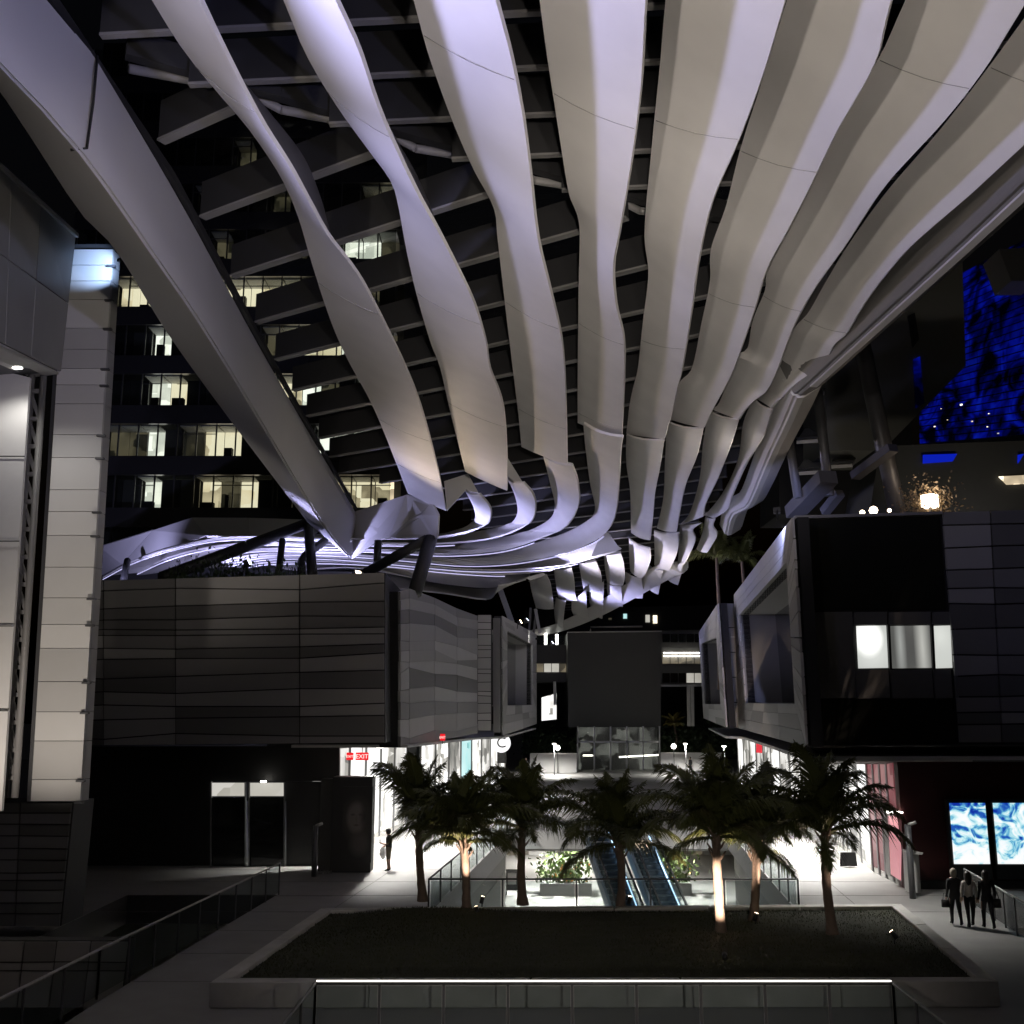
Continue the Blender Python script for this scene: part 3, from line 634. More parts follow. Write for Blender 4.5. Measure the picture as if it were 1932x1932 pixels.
# ================================================================== RIGHT BUILDING
DR = 33.0
rb = thing('corner_building', 'dark corner building at right with a lit frosted window and striped panels', 'building', D((1700, 1640), 36))
slab('wall', [D((1500, 976), DR), D((2060, 958), DR), D((2060, 1402), DR), D((1527, 1407), DR)], .5, M_JOINT, rb, off=-.14)
slab('dark_glazing', [D((1504, 982), DR), D((1771, 976), DR), D((1783, 1149), DR), D((1516, 1151), DR)], .08, M_DGLZ, rb, off=-.02)
slab('dark_glazing', [D((1526, 1322), DR), D((1797, 1319), DR), D((1803, 1399), DR), D((1529, 1404), DR)], .08, M_DGLZ, rb, off=-.02)
for x0, x1 in ((1518, 1608), (1800 - 4, 1801)):
    slab('panel', [D((x0, 1155), DR), D((x1, 1154), DR), D((x1 + 8, 1317), DR), D((x0 + 8, 1318), DR)], .08, M_PAN[0], rb)
for x0, x1 in ((1612, 1674), (1678, 1756), (1760, 1792)):
    slab('panel', [D((x0, 1155), DR), D((x1, 1154), DR), D((x1, 1178), DR), D((x0, 1179), DR)], .08, M_PAN[0], rb)
    slab('panel', [D((x0 + 2, 1264), DR), D((x1 + 2, 1263), DR), D((x1 + 6, 1317), DR), D((x0 + 6, 1318), DR)], .08, M_PAN[0], rb)
def frost(name, spots):                    # frosted glass with blurred lamps and curtains behind it
    m = bpy.data.materials.new(name); m.use_nodes = True; nt = m.node_tree; n = nt.nodes; l = nt.links; b = n['Principled BSDF']
    tc = n.new('ShaderNodeTexCoord'); col = None; b.inputs['Base Color'].default_value = (.2, .2, .2, 1); b.inputs['Roughness'].default_value = .35
    for cx, cz, rx, rz, c in spots:
        mp = n.new('ShaderNodeMapping'); mp.inputs['Location'].default_value = (-cx / rx, 0, -cz / rz); mp.inputs['Scale'].default_value = (1 / rx, 0, 1 / rz)
        gd = n.new('ShaderNodeTexGradient'); gd.gradient_type = 'SPHERICAL'; l.new(tc.outputs['Object'], mp.inputs[0]); l.new(mp.outputs[0], gd.inputs[0])
        mx = n.new('ShaderNodeMix'); mx.data_type = 'RGBA'; l.new(gd.outputs[1], mx.inputs[0]); mx.inputs[7].default_value = (*c, 1)
        if col is None: mx.inputs[6].default_value = (.33, .34, .32, 1)
        else: l.new(col, mx.inputs[6])
        col = mx.outputs[2]
    l.new(col, b.inputs['Emission Color']); b.inputs['Emission Strength'].default_value = 1.0; return m
fx = lambda x, y: (D((x, y), DR).x, D((x, y), DR).z)
RM_F = [frost('frosted_pane_bright', [(*fx(1645, 1220), 1.3, 1.6, (.8, .82, .78)), (*fx(1638, 1203), .55, .7, (1.6, 1.6, 1.55)), (*fx(1640, 1203), .5, .6, (1.6, 1.6, 1.5))]),
        frost('frosted_pane_dim', [(*fx(1716, 1220), 3, 3, (.05, .05, .045)), (*fx(1712, 1220), 2.0, 2.5, (.08, .08, .075)), (*fx(1742, 1220), .28, 3, (.5, .5, .46)), (*fx(1700, 1215), .2, 2, (.35, .36, .34))]),
        frost('frosted_pane_even', [(*fx(1776, 1205), 1.0, 1.8, (.75, .77, .72)), (*fx(1776, 1245), 1.0, .9, (.6, .62, .58))])]
for (x0, x1), m in zip(((1616, 1672), (1678, 1754), (1759, 1793)), RM_F):
    w = slab('window', [D((x0, 1181), DR + .06), D((x1, 1180), DR + .06), D((x1 + 4, 1260), DR + .06), D((x0 + 4, 1261), DR + .06)], .04, m, rb)
    bar('frame', D((x1 + 2, 1178), DR - .02), D((x1 + 6, 1263), DR - .02), .07, .08, M_BLACK, w)
panels(rb, [D((1775, 966), DR), D((2060, 958), DR), D((2060, 1402), DR), D((1808, 1402), DR)], [0, .32, .66, 1], cuts(12, 21, .6, 1.5), M_PAN[:3], .004, .025, .09, seed=12, weights=(3, 3, 3))
bar('coping', D((1498, 974), DR - .1), D((1775, 966), DR - .1), .25, .1, M_PAN[1], rb)
slab('soffit', [D((1527, 1409), DR), D((2060, 1405), DR), D((2060, 1442), 42), D((1560, 1442), 42)], .05, M_DARKW, rb)
PR0, PR1 = D((1500, 1200), DR), D((1388, 1200), 60)
framed_wing('right wing with a large framed opening, lavender light along its sloping top', PR0, PR1, [(1499, 976), (1387, 1122), (1396, 1374), (1526, 1410)],
            [(1488, 1062), (1398, 1160), (1409, 1326), (1504, 1328)], 17, M_PAN[3:] + M_PALE[:1], M_WINGL, 1.8, (PR0.x, PR0.y, 0))
r2 = thing('blank_return', 'plain grey panelled return wall between the two right wings', 'wall', D((1375, 1640), 61))
q = [D((1357, 1138), 61), D((1390, 1138), 61), D((1402, 1374), 61), D((1371, 1372), 61)]
slab('wall', q, .6, M_JOINT, r2, off=-.06); panels(r2, q, [0, 1], [0, .2, .4, .6, .8, 1], M_PAN[1:2], 0, .03, .06)
A3, B3 = D((1357, 1300), 61.5), D((1320, 1300), 98)
framed_wing('farther right wing with a narrow dark framed opening', A3, B3, [(1357, 1138), (1320, 1193), (1329, 1355), (1373, 1373)],
            [(1354, 1203), (1325, 1214), (1331, 1328), (1362, 1329)], 23, M_PAN[1:3], M_WINGL, 1.4, (A3.x, A3.y, 0), 3)

# ================================================================== SHOPS UNDER THE WINGS
def shopfront(name, label, A, B, z0, z1, mats, nb, loc, group=None, gap=.18):
    t = thing(name, label, 'shop', loc, group)
    A, B = Vector((A[0], A[1], 0)), Vector((B[0], B[1], 0))
    for i in range(nb):
        a, b = lerp(A, B, (i + .04) / nb), lerp(A, B, (i + .96) / nb)
        q = [a + Vector((0, 0, z1 - .35)), b + Vector((0, 0, z1 - .35)), b + Vector((0, 0, z0 + .25)), a + Vector((0, 0, z0 + .25))]
        w = slab('shop_window', q, .05, mats[i % len(mats)], t)
        bar('mullion', q[0] + Vector((0, 0, .2)), q[3] - Vector((0, 0, .2)), .12, .14, M_MULL, w)
    slab('fascia', [A + Vector((0, 0, z1)), B + Vector((0, 0, z1)), B + Vector((0, 0, z1 - .33)), A + Vector((0, 0, z1 - .33))], .25, M_WHITE, t)
    slab('plinth', [A + Vector((0, 0, z0 + .22)), B + Vector((0, 0, z0 + .22)), B + Vector((0, 0, z0)), A + Vector((0, 0, z0))], .2, M_CONC, t)
    return t
SH_W = room_mat('shop_white', [(.28, .27, .24), (.95, .93, .88), (1, 1, .98)], 1.2, .9)
SH_G = room_mat('shop_grey', [(.12, .12, .11), (.5, .48, .44), (.95, .93, .88)], .9, .9)
SH_T = room_mat('shop_teal', [(.05, .35, .36), (.1, .6, .6), (.6, .95, .95)], .9, .5)
SH_P = room_mat('shop_pink', [(.35, .07, .09), (.6, .16, .19), (.85, .42, .42)], .38, .7)
SH_R = mat('shop_red', (.5, .02, .03), .5, emit=(.8, .02, .05), estr=.6)
z5 = 5.15
def soffit(label, pts, loc):
    o = slab('soffit', [Vector((x, y, z5)) for x, y in pts], .12, M_WHITE); 
    return tag(o, label, 'soffit')
soffit('white soffit over the left shop walk', [(-9.5, 45.2), (PA.x + .3, 45.2), (-2.0, 58.8), (A2.x + .1, 61), (B2_.x, 96), (-6, 96), (-9.5, 61)], None)
RS = soffit('white slatted soffit over the right shop walk', [(PR0.x + .2, 33.4), (24, 33.4), (24, 96), (B3.x + .3, 96), (A3.x + .3, 61.6), (PR1.x + .2, 60)], None)
shopfront('shopfront', 'bright white shopfronts under the curved left wing', (-9.0, 47.2), (-6.2, 62), 0, z5, [SH_W, SH_G, SH_W, SH_W], 6, (-8, 52, 0))
shopfront('shopfront', 'far row of bright shopfronts with a teal door, left of the elevator', (-5.6, 64), (-.6, 96), 0, z5, [SH_W, SH_W, SH_G, SH_T, SH_W, SH_G, SH_W, SH_W], 8, (-3, 80, 0))
shopfront('shopfront', 'bright shopfronts with a red banner under the right wing', (17.0, 58.5), (15.1, 45), 0, z5, [SH_G, SH_W, SH_G, SH_W], 6, (16, 50, 0))
shopfront('shopfront', 'farther bright shopfronts beyond the right wing', (20.2, 94), (17.1, 60), 0, z5, [SH_W, SH_G, SH_W, SH_G, SH_G], 9, (18, 76, 0))
bn = slab('banner', [D((1427, 1398), 56), D((1438, 1402), 56), D((1438, 1421), 56), D((1427, 1420), 56)], .05, SH_R); tag(bn, 'small red banner hanging in the right shopfront', 'banner')
pk = shopfront('shopfront', 'pink lit shop window beyond the right palm', (15.05, 44.8), (14.85, 41.1), 0, z5, [SH_P, SH_P, SH_P], 4, (15, 43, 0))
for k in range(9):      # slats of the right soffit
    y = 35.0 + k * .9; x = PR0.x + .4 + (y - 33) * .15
    bar('slat', (x, y, z5 - .13), (15.2, y - .2, z5 - .13), .12, .1, M_WHITE, RS)
# round sign, ceiling signs
sg = thing('round_sign', 'round white shop sign with a black letter on a dark pier', 'sign', D((946, 1402), 70))
c0 = D((946, 1402), 70)
obj('disc', *tubev([c0 + Vector((0, .08, 0)), c0], .62, 28), mat('sign_disc', (.9, .9, .9), .5, emit=(1, 1, 1), estr=1.0), sg)
slab('pier', [D((938, 1384), 70.2), D((955, 1381), 70.2), D((955, 1440), 70.2), D((938, 1440), 70.2)], .3, M_DARKW, sg)
def text(name, body, loc, size, m, parent=None, rz=0.0, ext=.01, align='CENTER'):
    cu = bpy.data.curves.new(name, 'FONT'); cu.body = body; cu.size = size; cu.extrude = ext; cu.align_x = align; cu.align_y = 'CENTER'
    tmp = bpy.data.objects.new('tmp', cu); COL.objects.link(tmp)
    dg = bpy.context.evaluated_depsgraph_get(); me = bpy.data.meshes.new_from_object(tmp.evaluated_get(dg)); bpy.data.objects.remove(tmp)
    me.transform(Matrix.Translation(loc) @ Euler((math.pi / 2, 0, rz)).to_matrix().to_4x4()); me.materials.clear()
    return put(name, me, m, parent)
text('letter', 'C', c0 + Vector((0, -.02, 0)), .95, M_BLACK, sg)
for i, (px, py, d, w, big) in enumerate(((683, 1427, 45.4, .55, 1), (660, 1427, 47.0, .3, 0), (835, 1391, 50, .24, 0))):
    p = D((px, py), d)
    t = thing('exit_sign', ['glowing red exit sign with pale letters under the left soffit', 'small red exit sign glowing deeper under the left soffit', 'tiny red exit sign under the curved wing soffit'][i], 'sign', p)
    box('case', p.x - w / 2, p.x + w / 2, p.y, p.y + .08, p.z - .16, p.z + .16, mat('exit_red', (.4, .01, .01), .5, emit=(.9, .01, .02), estr=.9), t)
    text('letters', 'EXIT', p + Vector((0, -.02, -.01)), .26 if big else .15, mat('exit_letters', (.9, .6, .55), .5, emit=(1, .7, .65), estr=1.4), t)
    tube('rod', [p + Vector((0, .04, .16)), (p.x, p.y + .04, z5 - .12)], .015, M_BLACK, t, 5)

# ================================================================== FAR END: DARK BOX, GLASS LOBBY, BRIDGE BLOCKS
DB = 123
bb = thing('black_box', 'big blank black box closing the far end of the plaza', 'building', D((1160, 1457), DB))
q = [D((1071, 1193), DB), D((1247, 1191), DB), D((1247, 1371), DB), D((1072, 1372), DB)]
slab('volume', q, 9, M_BLKBOX, bb, off=-.04)
bar('coping', D((1070, 1192), DB - .05), D((1248, 1190), DB - .05), .3, .12, M_PAN[2], bb)
fr = [D((1114, 1191), DB + 1), D((1114, 1183), DB + 1), D((1212, 1182), DB + 1)]
tube('roof_rail', fr, .12, M_PALE[0], bb, 6)
gl = thing('glass_lobby', 'glass elevator lobby beneath the black box, full of reflections', 'building', D((1165, 1457), 121))
M_LOB = glass('lobby_glass', (.8, .82, .8), .7, .02, (.06, .06, .06))
for i in range(5):
    x0 = 1089 + i * 30.8; slab('pane', [D((x0 + .6, 1372), 121), D((x0 + 30.2, 1372), 121), D((x0 + 30.2, 1455), 121), D((x0 + .6, 1455), 121)], .04, M_LOB, gl)
for x in (1088.5, 1120, 1150.6, 1181.4, 1212, 1243): bar('mullion', D((x, 1370), 120.9), D((x, 1456), 120.9), .16, .16, M_PALE[0] if x in (1088.5, 1243) else M_MULL, gl)
bar('transom', D((1088, 1398), 120.9), D((1243, 1398), 120.9), .16, .2, M_MULL, gl)
bar('plinth', D((1086, 1454), 120.8), D((1245, 1454), 120.8), .3, .5, M_CONC, gl)
LOB = room_mat('lobby_interior', [(.004, .004, .004), (.03, .03, .028), (.5, .5, .46)], .55, .8)
slab('inside', [D((1091, 1372), 124), D((1241, 1372), 124), D((1241, 1453), 124), D((1091, 1453), 124)], .1, LOB, gl)
for a, b in (((1100, 1424), (1118, 1424)), ((1168, 1427), (1242, 1423))): bar('light_line', D(a, 122), D(b, 122), .12, .16, M_LAMPW, gl)
brl = thing('bridge_block', 'dark bridge block left of the black box with two upright glowing lamps', 'building', D((1040, 1290), 127))
slab('volume', [D((1006, 1217), 127), D((1074, 1217), 127), D((1074, 1287), 127), D((1006, 1287), 127)], 6, M_DARKW, brl)
for i in range(4):
    x0 = 1012 + i * 14.6; slab('window', [D((x0, 1252), 126.9), D((x0 + 13.4, 1252), 126.9), D((x0 + 13.4, 1268), 126.9), D((x0, 1268), 126.9)], .05, RM_D if i in (0, 3) else RM_T, brl)
for i in range(4): slab('parapet_pane', [D((1011 + 15 * i, 1198), 126.5), D((1024 + 15 * i, 1198), 126.5), D((1024 + 15 * i, 1216), 126.5), D((1011 + 15 * i, 1216), 126.5)], .05, M_RAILGL, brl)
for x in (1029.5, 1050.5): tube('upright_lamp', [D((x, 1197), 127.5), D((x, 1216), 127.5)], .17, M_LAMPW, brl, 10)
slab('sign_panel', [D((1022, 1316), 110), D((1050, 1308), 110), D((1050, 1357), 110), D((1022, 1360), 110)], .3, SH_W, brl)
bar('post', D((1049, 1286), 110), D((1050, 1330), 110), .3, .3, M_PALE[2], brl)
brr = thing('bridge_block', 'dark glazed bridge block right of the black box, lines of ceiling light inside', 'building', D((1285, 1290), 127))
slab('volume', [D((1246, 1190), 127), D((1345, 1188), 127), D((1345, 1292), 127), D((1246, 1294), 127)], 6, M_DARKW, brr)
for r_, (ya, yb_) in enumerate(((1196, 1212), (1230, 1252), (1270, 1288))):
    for i in range(6):
        x0 = 1250 + i * 15.2; m = M_WINGL if r_ == 0 else (RM_D if r_ == 1 else (RM_T if i in (3, 4) else M_WINGL))
        slab('window', [D((x0, ya), 126.9), D((x0 + 13.6, ya), 126.9), D((x0 + 13.6, yb_), 126.9), D((x0, yb_), 126.9)], .05, m, brr)
for y in (1231, 1237): bar('ceiling_tube', D((1252, y), 126.7), D((1320, y), 126.7), .08, .1, M_LAMPW, brr)
bar('edge_rail', D((1246, 1292), 126), D((1345, 1291), 126), .2, .25, M_PAN[3], brr)
for x in (1296, 1303): bar('post', D((x, 1294), 120), D((x + 1, 1370), 120), .35, .35, M_PAN[3], brr)
hs = thing('dark_block', 'unlit block standing behind the bridge at the far end', 'building', D((1200, 1300), 190))
slab('volume', [D((990, 1150), 190), D((1420, 1140), 190), D((1420, 1457), 190), D((990, 1457), 190)], 20, mat('unlit_wall', (.03, .03, .028), .7), hs)
for i, (x, y, w, h, m) in enumerate(((1176, 1158, 7, 9, SH_T), (1218, 1160, 8, 14, RM_T), (1232, 1161, 8, 15, RM_W), (1148, 1166, 6, 4, RM_D))):
    slab('window', [D((x, y), 189.8), D((x + w, y), 189.8), D((x + w, y + h), 189.8), D((x, y + h), 189.8)], .1, m, hs)
# terraces at the far end
for lab, x0, x1, y0, y1, d in (('low white terrace wall left of the glass lobby', 1000, 1088, 1421, 1458, 117), ('long low white terrace wall right of the glass lobby', 1247, 1362, 1420, 1455, 117)):
    t = thing('terrace_wall', lab, 'wall', D(((x0 + x1) / 2, y1), d)); slab('wall', [D((x0, y0), d), D((x1, y0), d), D((x1, y1), d), D((x0, y1), d)], .4, M_WHITE, t)
    bar('coping', D((x0, y0), d - .1), D((x1, y0), d - .1), .6, .12, M_PALE[2], t)
hedge = put('hedge_bank', mesh_from('hedge_bank', *[x for x in (lambda v, f: ([Vector(a) + D((1300, 1425), 128) for a in v], f))(*leafmesh('h', 3500, 9, 3, 3.2, .5, 77, .2))]), M_LEAF)
tag(hedge, 'dark planted bank behind the right terrace wall', 'hedge')
hedge = put('hedge_bank', mesh_from('hedge_bank', *[x for x in (lambda v, f: ([Vector(a) + D((1040, 1425), 128) for a in v], f))(*leafmesh('h', 1500, 4, 2, 2.5, .5, 78, .2))]), M_LEAF)
tag(hedge, 'dark planted bank behind the left terrace wall', 'hedge')

# ================================================================== TOWERS BEHIND
tw = thing('office_tower', 'dark office tower at left with scattered lit rooms behind ribbon windows', 'building', (-20, 76, 0))
TY = 76; X0 = -34.7; BW = 1.5; NB = 17; PITCHF = 4.03; Z0 = 21.75
box('core', X0 - 1, X0 + BW * NB + .3, TY + 4.0, TY + 22, 0, 64, M_DARKW, tw)
lit = {(0, 4): 'C', (0, 7): 'W', (0, 8): 'D', (0, 9): 'W', (1, 4): 'C', (1, 7): 'W', (1, 8): 'W', (1, 2): 'D', (1, 3): 'D', (1, 6): 'D', (2, 4): 'C', (2, 5): 'W', (3, 4): 'C', (3, 12): 'W', (2, 12): 'C', (1, 13): 'C', (1, 14): 'C', (0, 14): 'W', (0, 12): 'W', (0, 13): 'W',
       (2, 10): 'W', (2, 11): 'W', (3, 11): 'W', (3, 10): 'D', (2, 13): 'D', (4, 2): 'W', (4, 3): 'W', (4, 7): 'W', (4, 8): 'W', (4, 9): 'W', (4, 10): 'W', (4, 12): 'D', (5, 11): 'D', (5, 14): 'C', (5, 15): 'C', (5, 7): 'D', (6, 15): 'D', (6, 6): 'D', (7, 8): 'D', (4, 6): 'W', (4, 11): 'W', (3, 13): 'W', (3, 14): 'C', (2, 15): 'C', (1, 15): 'C', (1, 16): 'W', (0, 15): 'W', (0, 16): 'W', (5, 12): 'D', (6, 10): 'D', (5, 16): 'D', (6, 16): 'W', (7, 16): 'D', (3, 16): 'D', (4, 15): 'D'}
ME = {}
def shared_box(key, w, d, h):
    if key not in ME: ME[key] = mesh_from(key, boxv(0, w, 0, d, 0, h), BOXF)
    return ME[key]
M_SPAN = mat('tower_spandrel', (.022, .022, .022), .35, var=.2); M_TGL = glass('tower_glass', (.75, .78, .75), .85, .03)
fr_m = mat('tower_frame', (.03, .03, .03), .4)
for f in range(-1, 10):
    z = Z0 + f * PITCHF
    box('spandrel', X0 - .3, X0 + BW * NB + .3, TY - .12, TY + .35, z - 1.5, z - .02, M_SPAN, tw)
    box('floor_slab', X0 - .3, X0 + BW * NB + .3, TY + .36, TY + 4.0, z - .9, z - .05, M_SPAN, tw)
    for b in range(NB):
        x = X0 + b * BW
        k = lit.get((f, b))
        me = shared_box('tpane', BW - .1, .03, 2.5)
        o = put('window_pane', me, M_TGL, tw); o.location = (x + .05, TY, z)
        fm = put('frame', shared_box('tmull', .1, .12, 2.5), fr_m, tw); fm.location = (x - .05, TY - .04, z)
        if k:
            rm = {'C': RM_C, 'W': RM_W, 'D': RM_D}[k]
            r = random.Random(f * 31 + b)
            box('lit_room', x + .05, x + BW - .05, TY + 2.2, TY + 2.4, z, z + 2.5, rm, tw)
            box('room_ceiling', x + .05, x + BW - .05, TY + .4, TY + 2.2, z + 2.46, z + 2.55, M_WHITE, tw)
            if r.random() < .45: box('furniture', x + r.uniform(.1, .6), x + r.uniform(.8, 1.4), TY + 1.2, TY + 1.7, z, z + r.uniform(.6, 1.5), M_DARKW, tw)
            if r.random() < .5: bar('transom', Vector((x, TY - .03, z + 1.75)), Vector((x + BW, TY - .03, z + 1.75)), .06, .06, fr_m, tw)
        else:
            box('dark_room', x + .03, x + BW - .03, TY + 1.6, TY + 1.8, z, z + 2.5, M_DARKW if (b * 7 + f) % 3 else M_PAN[0], tw)
# right: blank slab tower with slots, blue-reflecting glass tower, balcony block
sl = thing('blank_tower', 'blank grey slab tower with slot openings above the right canopy edge', 'building', D((1740, 1000), 70))
slab('wall', [D((1560, 500), 70), D((1815, 470), 70), D((1822, 690), 70), D((1665, 850), 70), D((1560, 850), 70)], 6, mat('olive_grey_wall', (.17, .17, .145), .7, var=.08), sl)
slab('slot', [D((1713, 596), 69.8), D((1726, 590), 69.8), D((1734, 640), 69.8), D((1722, 656), 69.8)], .1, M_BLACK, sl)
def blue_mat(name, strength):            # blue glass: its blue reflections painted as cloudy glowing patches
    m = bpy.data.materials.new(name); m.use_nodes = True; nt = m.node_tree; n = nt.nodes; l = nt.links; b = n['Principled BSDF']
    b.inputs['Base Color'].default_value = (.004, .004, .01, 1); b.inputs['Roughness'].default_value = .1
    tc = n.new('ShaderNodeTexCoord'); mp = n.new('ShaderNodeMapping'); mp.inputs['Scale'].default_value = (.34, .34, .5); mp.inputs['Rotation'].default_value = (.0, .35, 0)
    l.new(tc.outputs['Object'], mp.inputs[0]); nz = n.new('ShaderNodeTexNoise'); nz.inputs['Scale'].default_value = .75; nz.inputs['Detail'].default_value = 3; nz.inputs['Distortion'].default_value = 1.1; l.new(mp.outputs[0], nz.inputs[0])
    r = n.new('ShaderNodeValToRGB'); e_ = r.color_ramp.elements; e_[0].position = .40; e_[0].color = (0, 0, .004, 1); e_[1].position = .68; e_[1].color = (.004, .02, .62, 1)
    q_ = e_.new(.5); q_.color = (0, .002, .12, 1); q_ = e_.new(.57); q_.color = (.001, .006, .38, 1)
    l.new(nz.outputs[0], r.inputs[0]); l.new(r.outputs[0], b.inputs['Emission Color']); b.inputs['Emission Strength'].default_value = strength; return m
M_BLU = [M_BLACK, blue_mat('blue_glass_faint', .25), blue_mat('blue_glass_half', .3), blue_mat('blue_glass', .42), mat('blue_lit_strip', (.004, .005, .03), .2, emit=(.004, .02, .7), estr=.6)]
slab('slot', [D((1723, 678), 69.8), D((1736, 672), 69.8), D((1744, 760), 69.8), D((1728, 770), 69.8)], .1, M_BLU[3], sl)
bt = thing('blue_glass_tower', 'glass tower at the upper right, deep blue reflections painted as glow, with a few white windows', 'building', D((1850, 900), 95))
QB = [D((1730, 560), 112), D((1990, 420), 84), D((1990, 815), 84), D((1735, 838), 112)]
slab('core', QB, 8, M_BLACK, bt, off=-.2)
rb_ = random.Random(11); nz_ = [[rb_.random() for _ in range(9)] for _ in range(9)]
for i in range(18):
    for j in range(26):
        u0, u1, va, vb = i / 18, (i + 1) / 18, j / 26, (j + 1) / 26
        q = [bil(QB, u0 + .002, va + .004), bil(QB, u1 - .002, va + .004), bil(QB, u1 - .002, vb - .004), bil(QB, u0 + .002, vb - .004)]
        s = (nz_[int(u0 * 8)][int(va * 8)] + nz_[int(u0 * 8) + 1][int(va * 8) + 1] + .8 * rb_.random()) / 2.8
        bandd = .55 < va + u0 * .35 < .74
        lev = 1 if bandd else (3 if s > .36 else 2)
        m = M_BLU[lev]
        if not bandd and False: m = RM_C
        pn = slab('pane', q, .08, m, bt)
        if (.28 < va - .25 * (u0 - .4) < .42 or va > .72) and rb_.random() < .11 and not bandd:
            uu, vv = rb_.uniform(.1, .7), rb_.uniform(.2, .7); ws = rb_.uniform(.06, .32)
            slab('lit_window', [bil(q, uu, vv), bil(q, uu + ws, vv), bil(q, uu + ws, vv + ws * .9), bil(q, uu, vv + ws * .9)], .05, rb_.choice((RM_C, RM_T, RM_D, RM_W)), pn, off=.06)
slab('mast_wall', [D((1885, 470), 80), D((1960, 465), 80), D((1960, 530), 80), D((1908, 530), 80)], 3, M_PAN[1], bt)
nd = thing('podium_block', 'dark podium roof block beneath the blue glass tower', 'building', D((1850, 960), 60))
slab('wall', [D((1660, 842), 60), D((2060, 826), 60), D((2060, 975), 60), D((1640, 975), 60)], 5, mat('podium_dark', (.03, .031, .027), .7), nd)
for x0, x1 in ((1742, 1806), (1921, 1932)): slab('clerestory', [D((x0, 858), 59.8), D((x1, 856), 59.8), D((x1 - 8, 870), 59.8), D((x0, 874), 59.8)], .1, M_BLU[4], nd)
slab('lit_opening', [D((1885, 899), 59.8), D((1940, 896), 59.8), D((1940, 912), 59.8), D((1900, 914), 59.8)], .1, RM_W, nd)
bk = thing('balcony_block', 'dark apartment block with pale balcony slabs seen through the canopy columns', 'building', D((1600, 960), 75))
slab('wall', [D((1470, 640), 76), D((1720, 600), 76), D((1720, 970), 76), D((1470, 970), 76)], 6, mat('unlit_wall2', (.012, .012, .012), .8), bk)
for q in (c6(930, 270), c6(950, 460), c6(960, 655), c6(785, 690), c6(790, 525)):
    x, y = q; slab('balcony_slab', [D((x - 2, y + 1), 74.5), D((x + 42, y - 2), 74.5), D((x + 26, y + 21), 70.5), D((x - 18, y + 24), 70.5)], .25, M_PAN[3], bk)
    bar('balcony_rail', D((x - 18, y + 18), 70.4), D((x + 26, y + 15), 70.4), .1, .1, M_STEEL, bk)
# ================================================================== PLANTER, LAWN, PALMS
PZ = .55
oc = [G((396, 1853), PZ), G((1884, 1851), PZ), G((1700, 1705), PZ), G((606, 1713), PZ)]
cen = sum(oc, Vector()) / 4
pl = thing('planter', 'wide low concrete planter bed in the middle of the plaza', 'planter', (cen.x, cen.y, 0))
def inset(q, d):
    n = len(q); out = []
    for i in range(n):
        a = (q[i] - q[i - 1]).normalized(); b = (q[(i + 1) % n] - q[i]).normalized()
        na = Vector((-a.y, a.x, 0)); nb = Vector((-b.y, b.x, 0)); m = (na + nb).normalized(); out.append(q[i] + m * (d / max(.3, m.dot(na))))
    return out
ic = inset(oc, .38)
for i in range(4):
    j = (i + 1) % 4; a, b, c, d = oc[i], oc[j], ic[j], ic[i]
    n = max(1, int((b - a).length / 3.0))
    for k in range(n):
        t0, t1 = k / n + (.0012 if k else 0), (k + 1) / n - (.0012 if k < n - 1 else 0)
        A, B_q, C, Dq = lerp(a, b, t0), lerp(a, b, t1), lerp(d, c, t1), lerp(d, c, t0)
        vs = [Vector((p.x, p.y, 0)) for p in (A, B_q, C, Dq)] + [A, B_q, C, Dq]
        o = obj('wall_block', vs, BOXF, M_CONC, pl)
        bv = o.modifiers.new('edge', 'BEVEL'); bv.width = .02; bv.segments = 1
rl = random.Random(2); N = 44
def lawn_z(u, v):
    m = .42 + .22 * math.exp(-((u - .18) ** 2 / .02 + (v - .95) ** 2 / .03)) + .10 * math.sin(u * 5) * math.sin(v * 3) * v
    e = min(u, 1 - u, v, 1 - v); return PZ - .12 + (m - .3) * min(1, e * 9)
def lawn_pt(u, v):
    p = bil([ic[0], ic[1], ic[2], ic[3]], u, v); p.z = lawn_z(u, v); return p
vs = []; fs = []
for i in range(N + 1):
    for j in range(N + 1): vs.append(lawn_pt(i / N, j / N) + Vector((0, 0, rl.uniform(-.015, .015))))
for i in range(N):
    for j in range(N): o_ = i * (N + 1) + j; fs.append((o_, o_ + N + 1, o_ + N + 2, o_ + 1))
o = obj('lawn', vs, fs, mat('lawn_soil', (.032, .034, .018), .95, var=.6, scale=.7, bump=.6, bscale=25), None, True); o['kind'] = 'structure'
gv = []; gf = []
for i in range(26000):
    u, v = rl.random(), rl.random(); p = lawn_pt(u, v); h = rl.uniform(.03, .075); a = rl.uniform(0, 6.28); w = .012
    d = Vector((math.cos(a), math.sin(a), 0)); ln = Vector((rl.uniform(-.04, .04), rl.uniform(-.04, .04), h)); k = len(gv)
    gv += [p - d * w, p + d * w, p + ln]; gf.append((k, k + 1, k + 2))
g = obj('grass', gv, gf, mat('grass_blade', (.04, .046, .018), .7, var=.7, scale=.8)); g['kind'] = 'stuff'; g['label'] = 'dark short grass covering the planter bed'; g['category'] = 'grass'

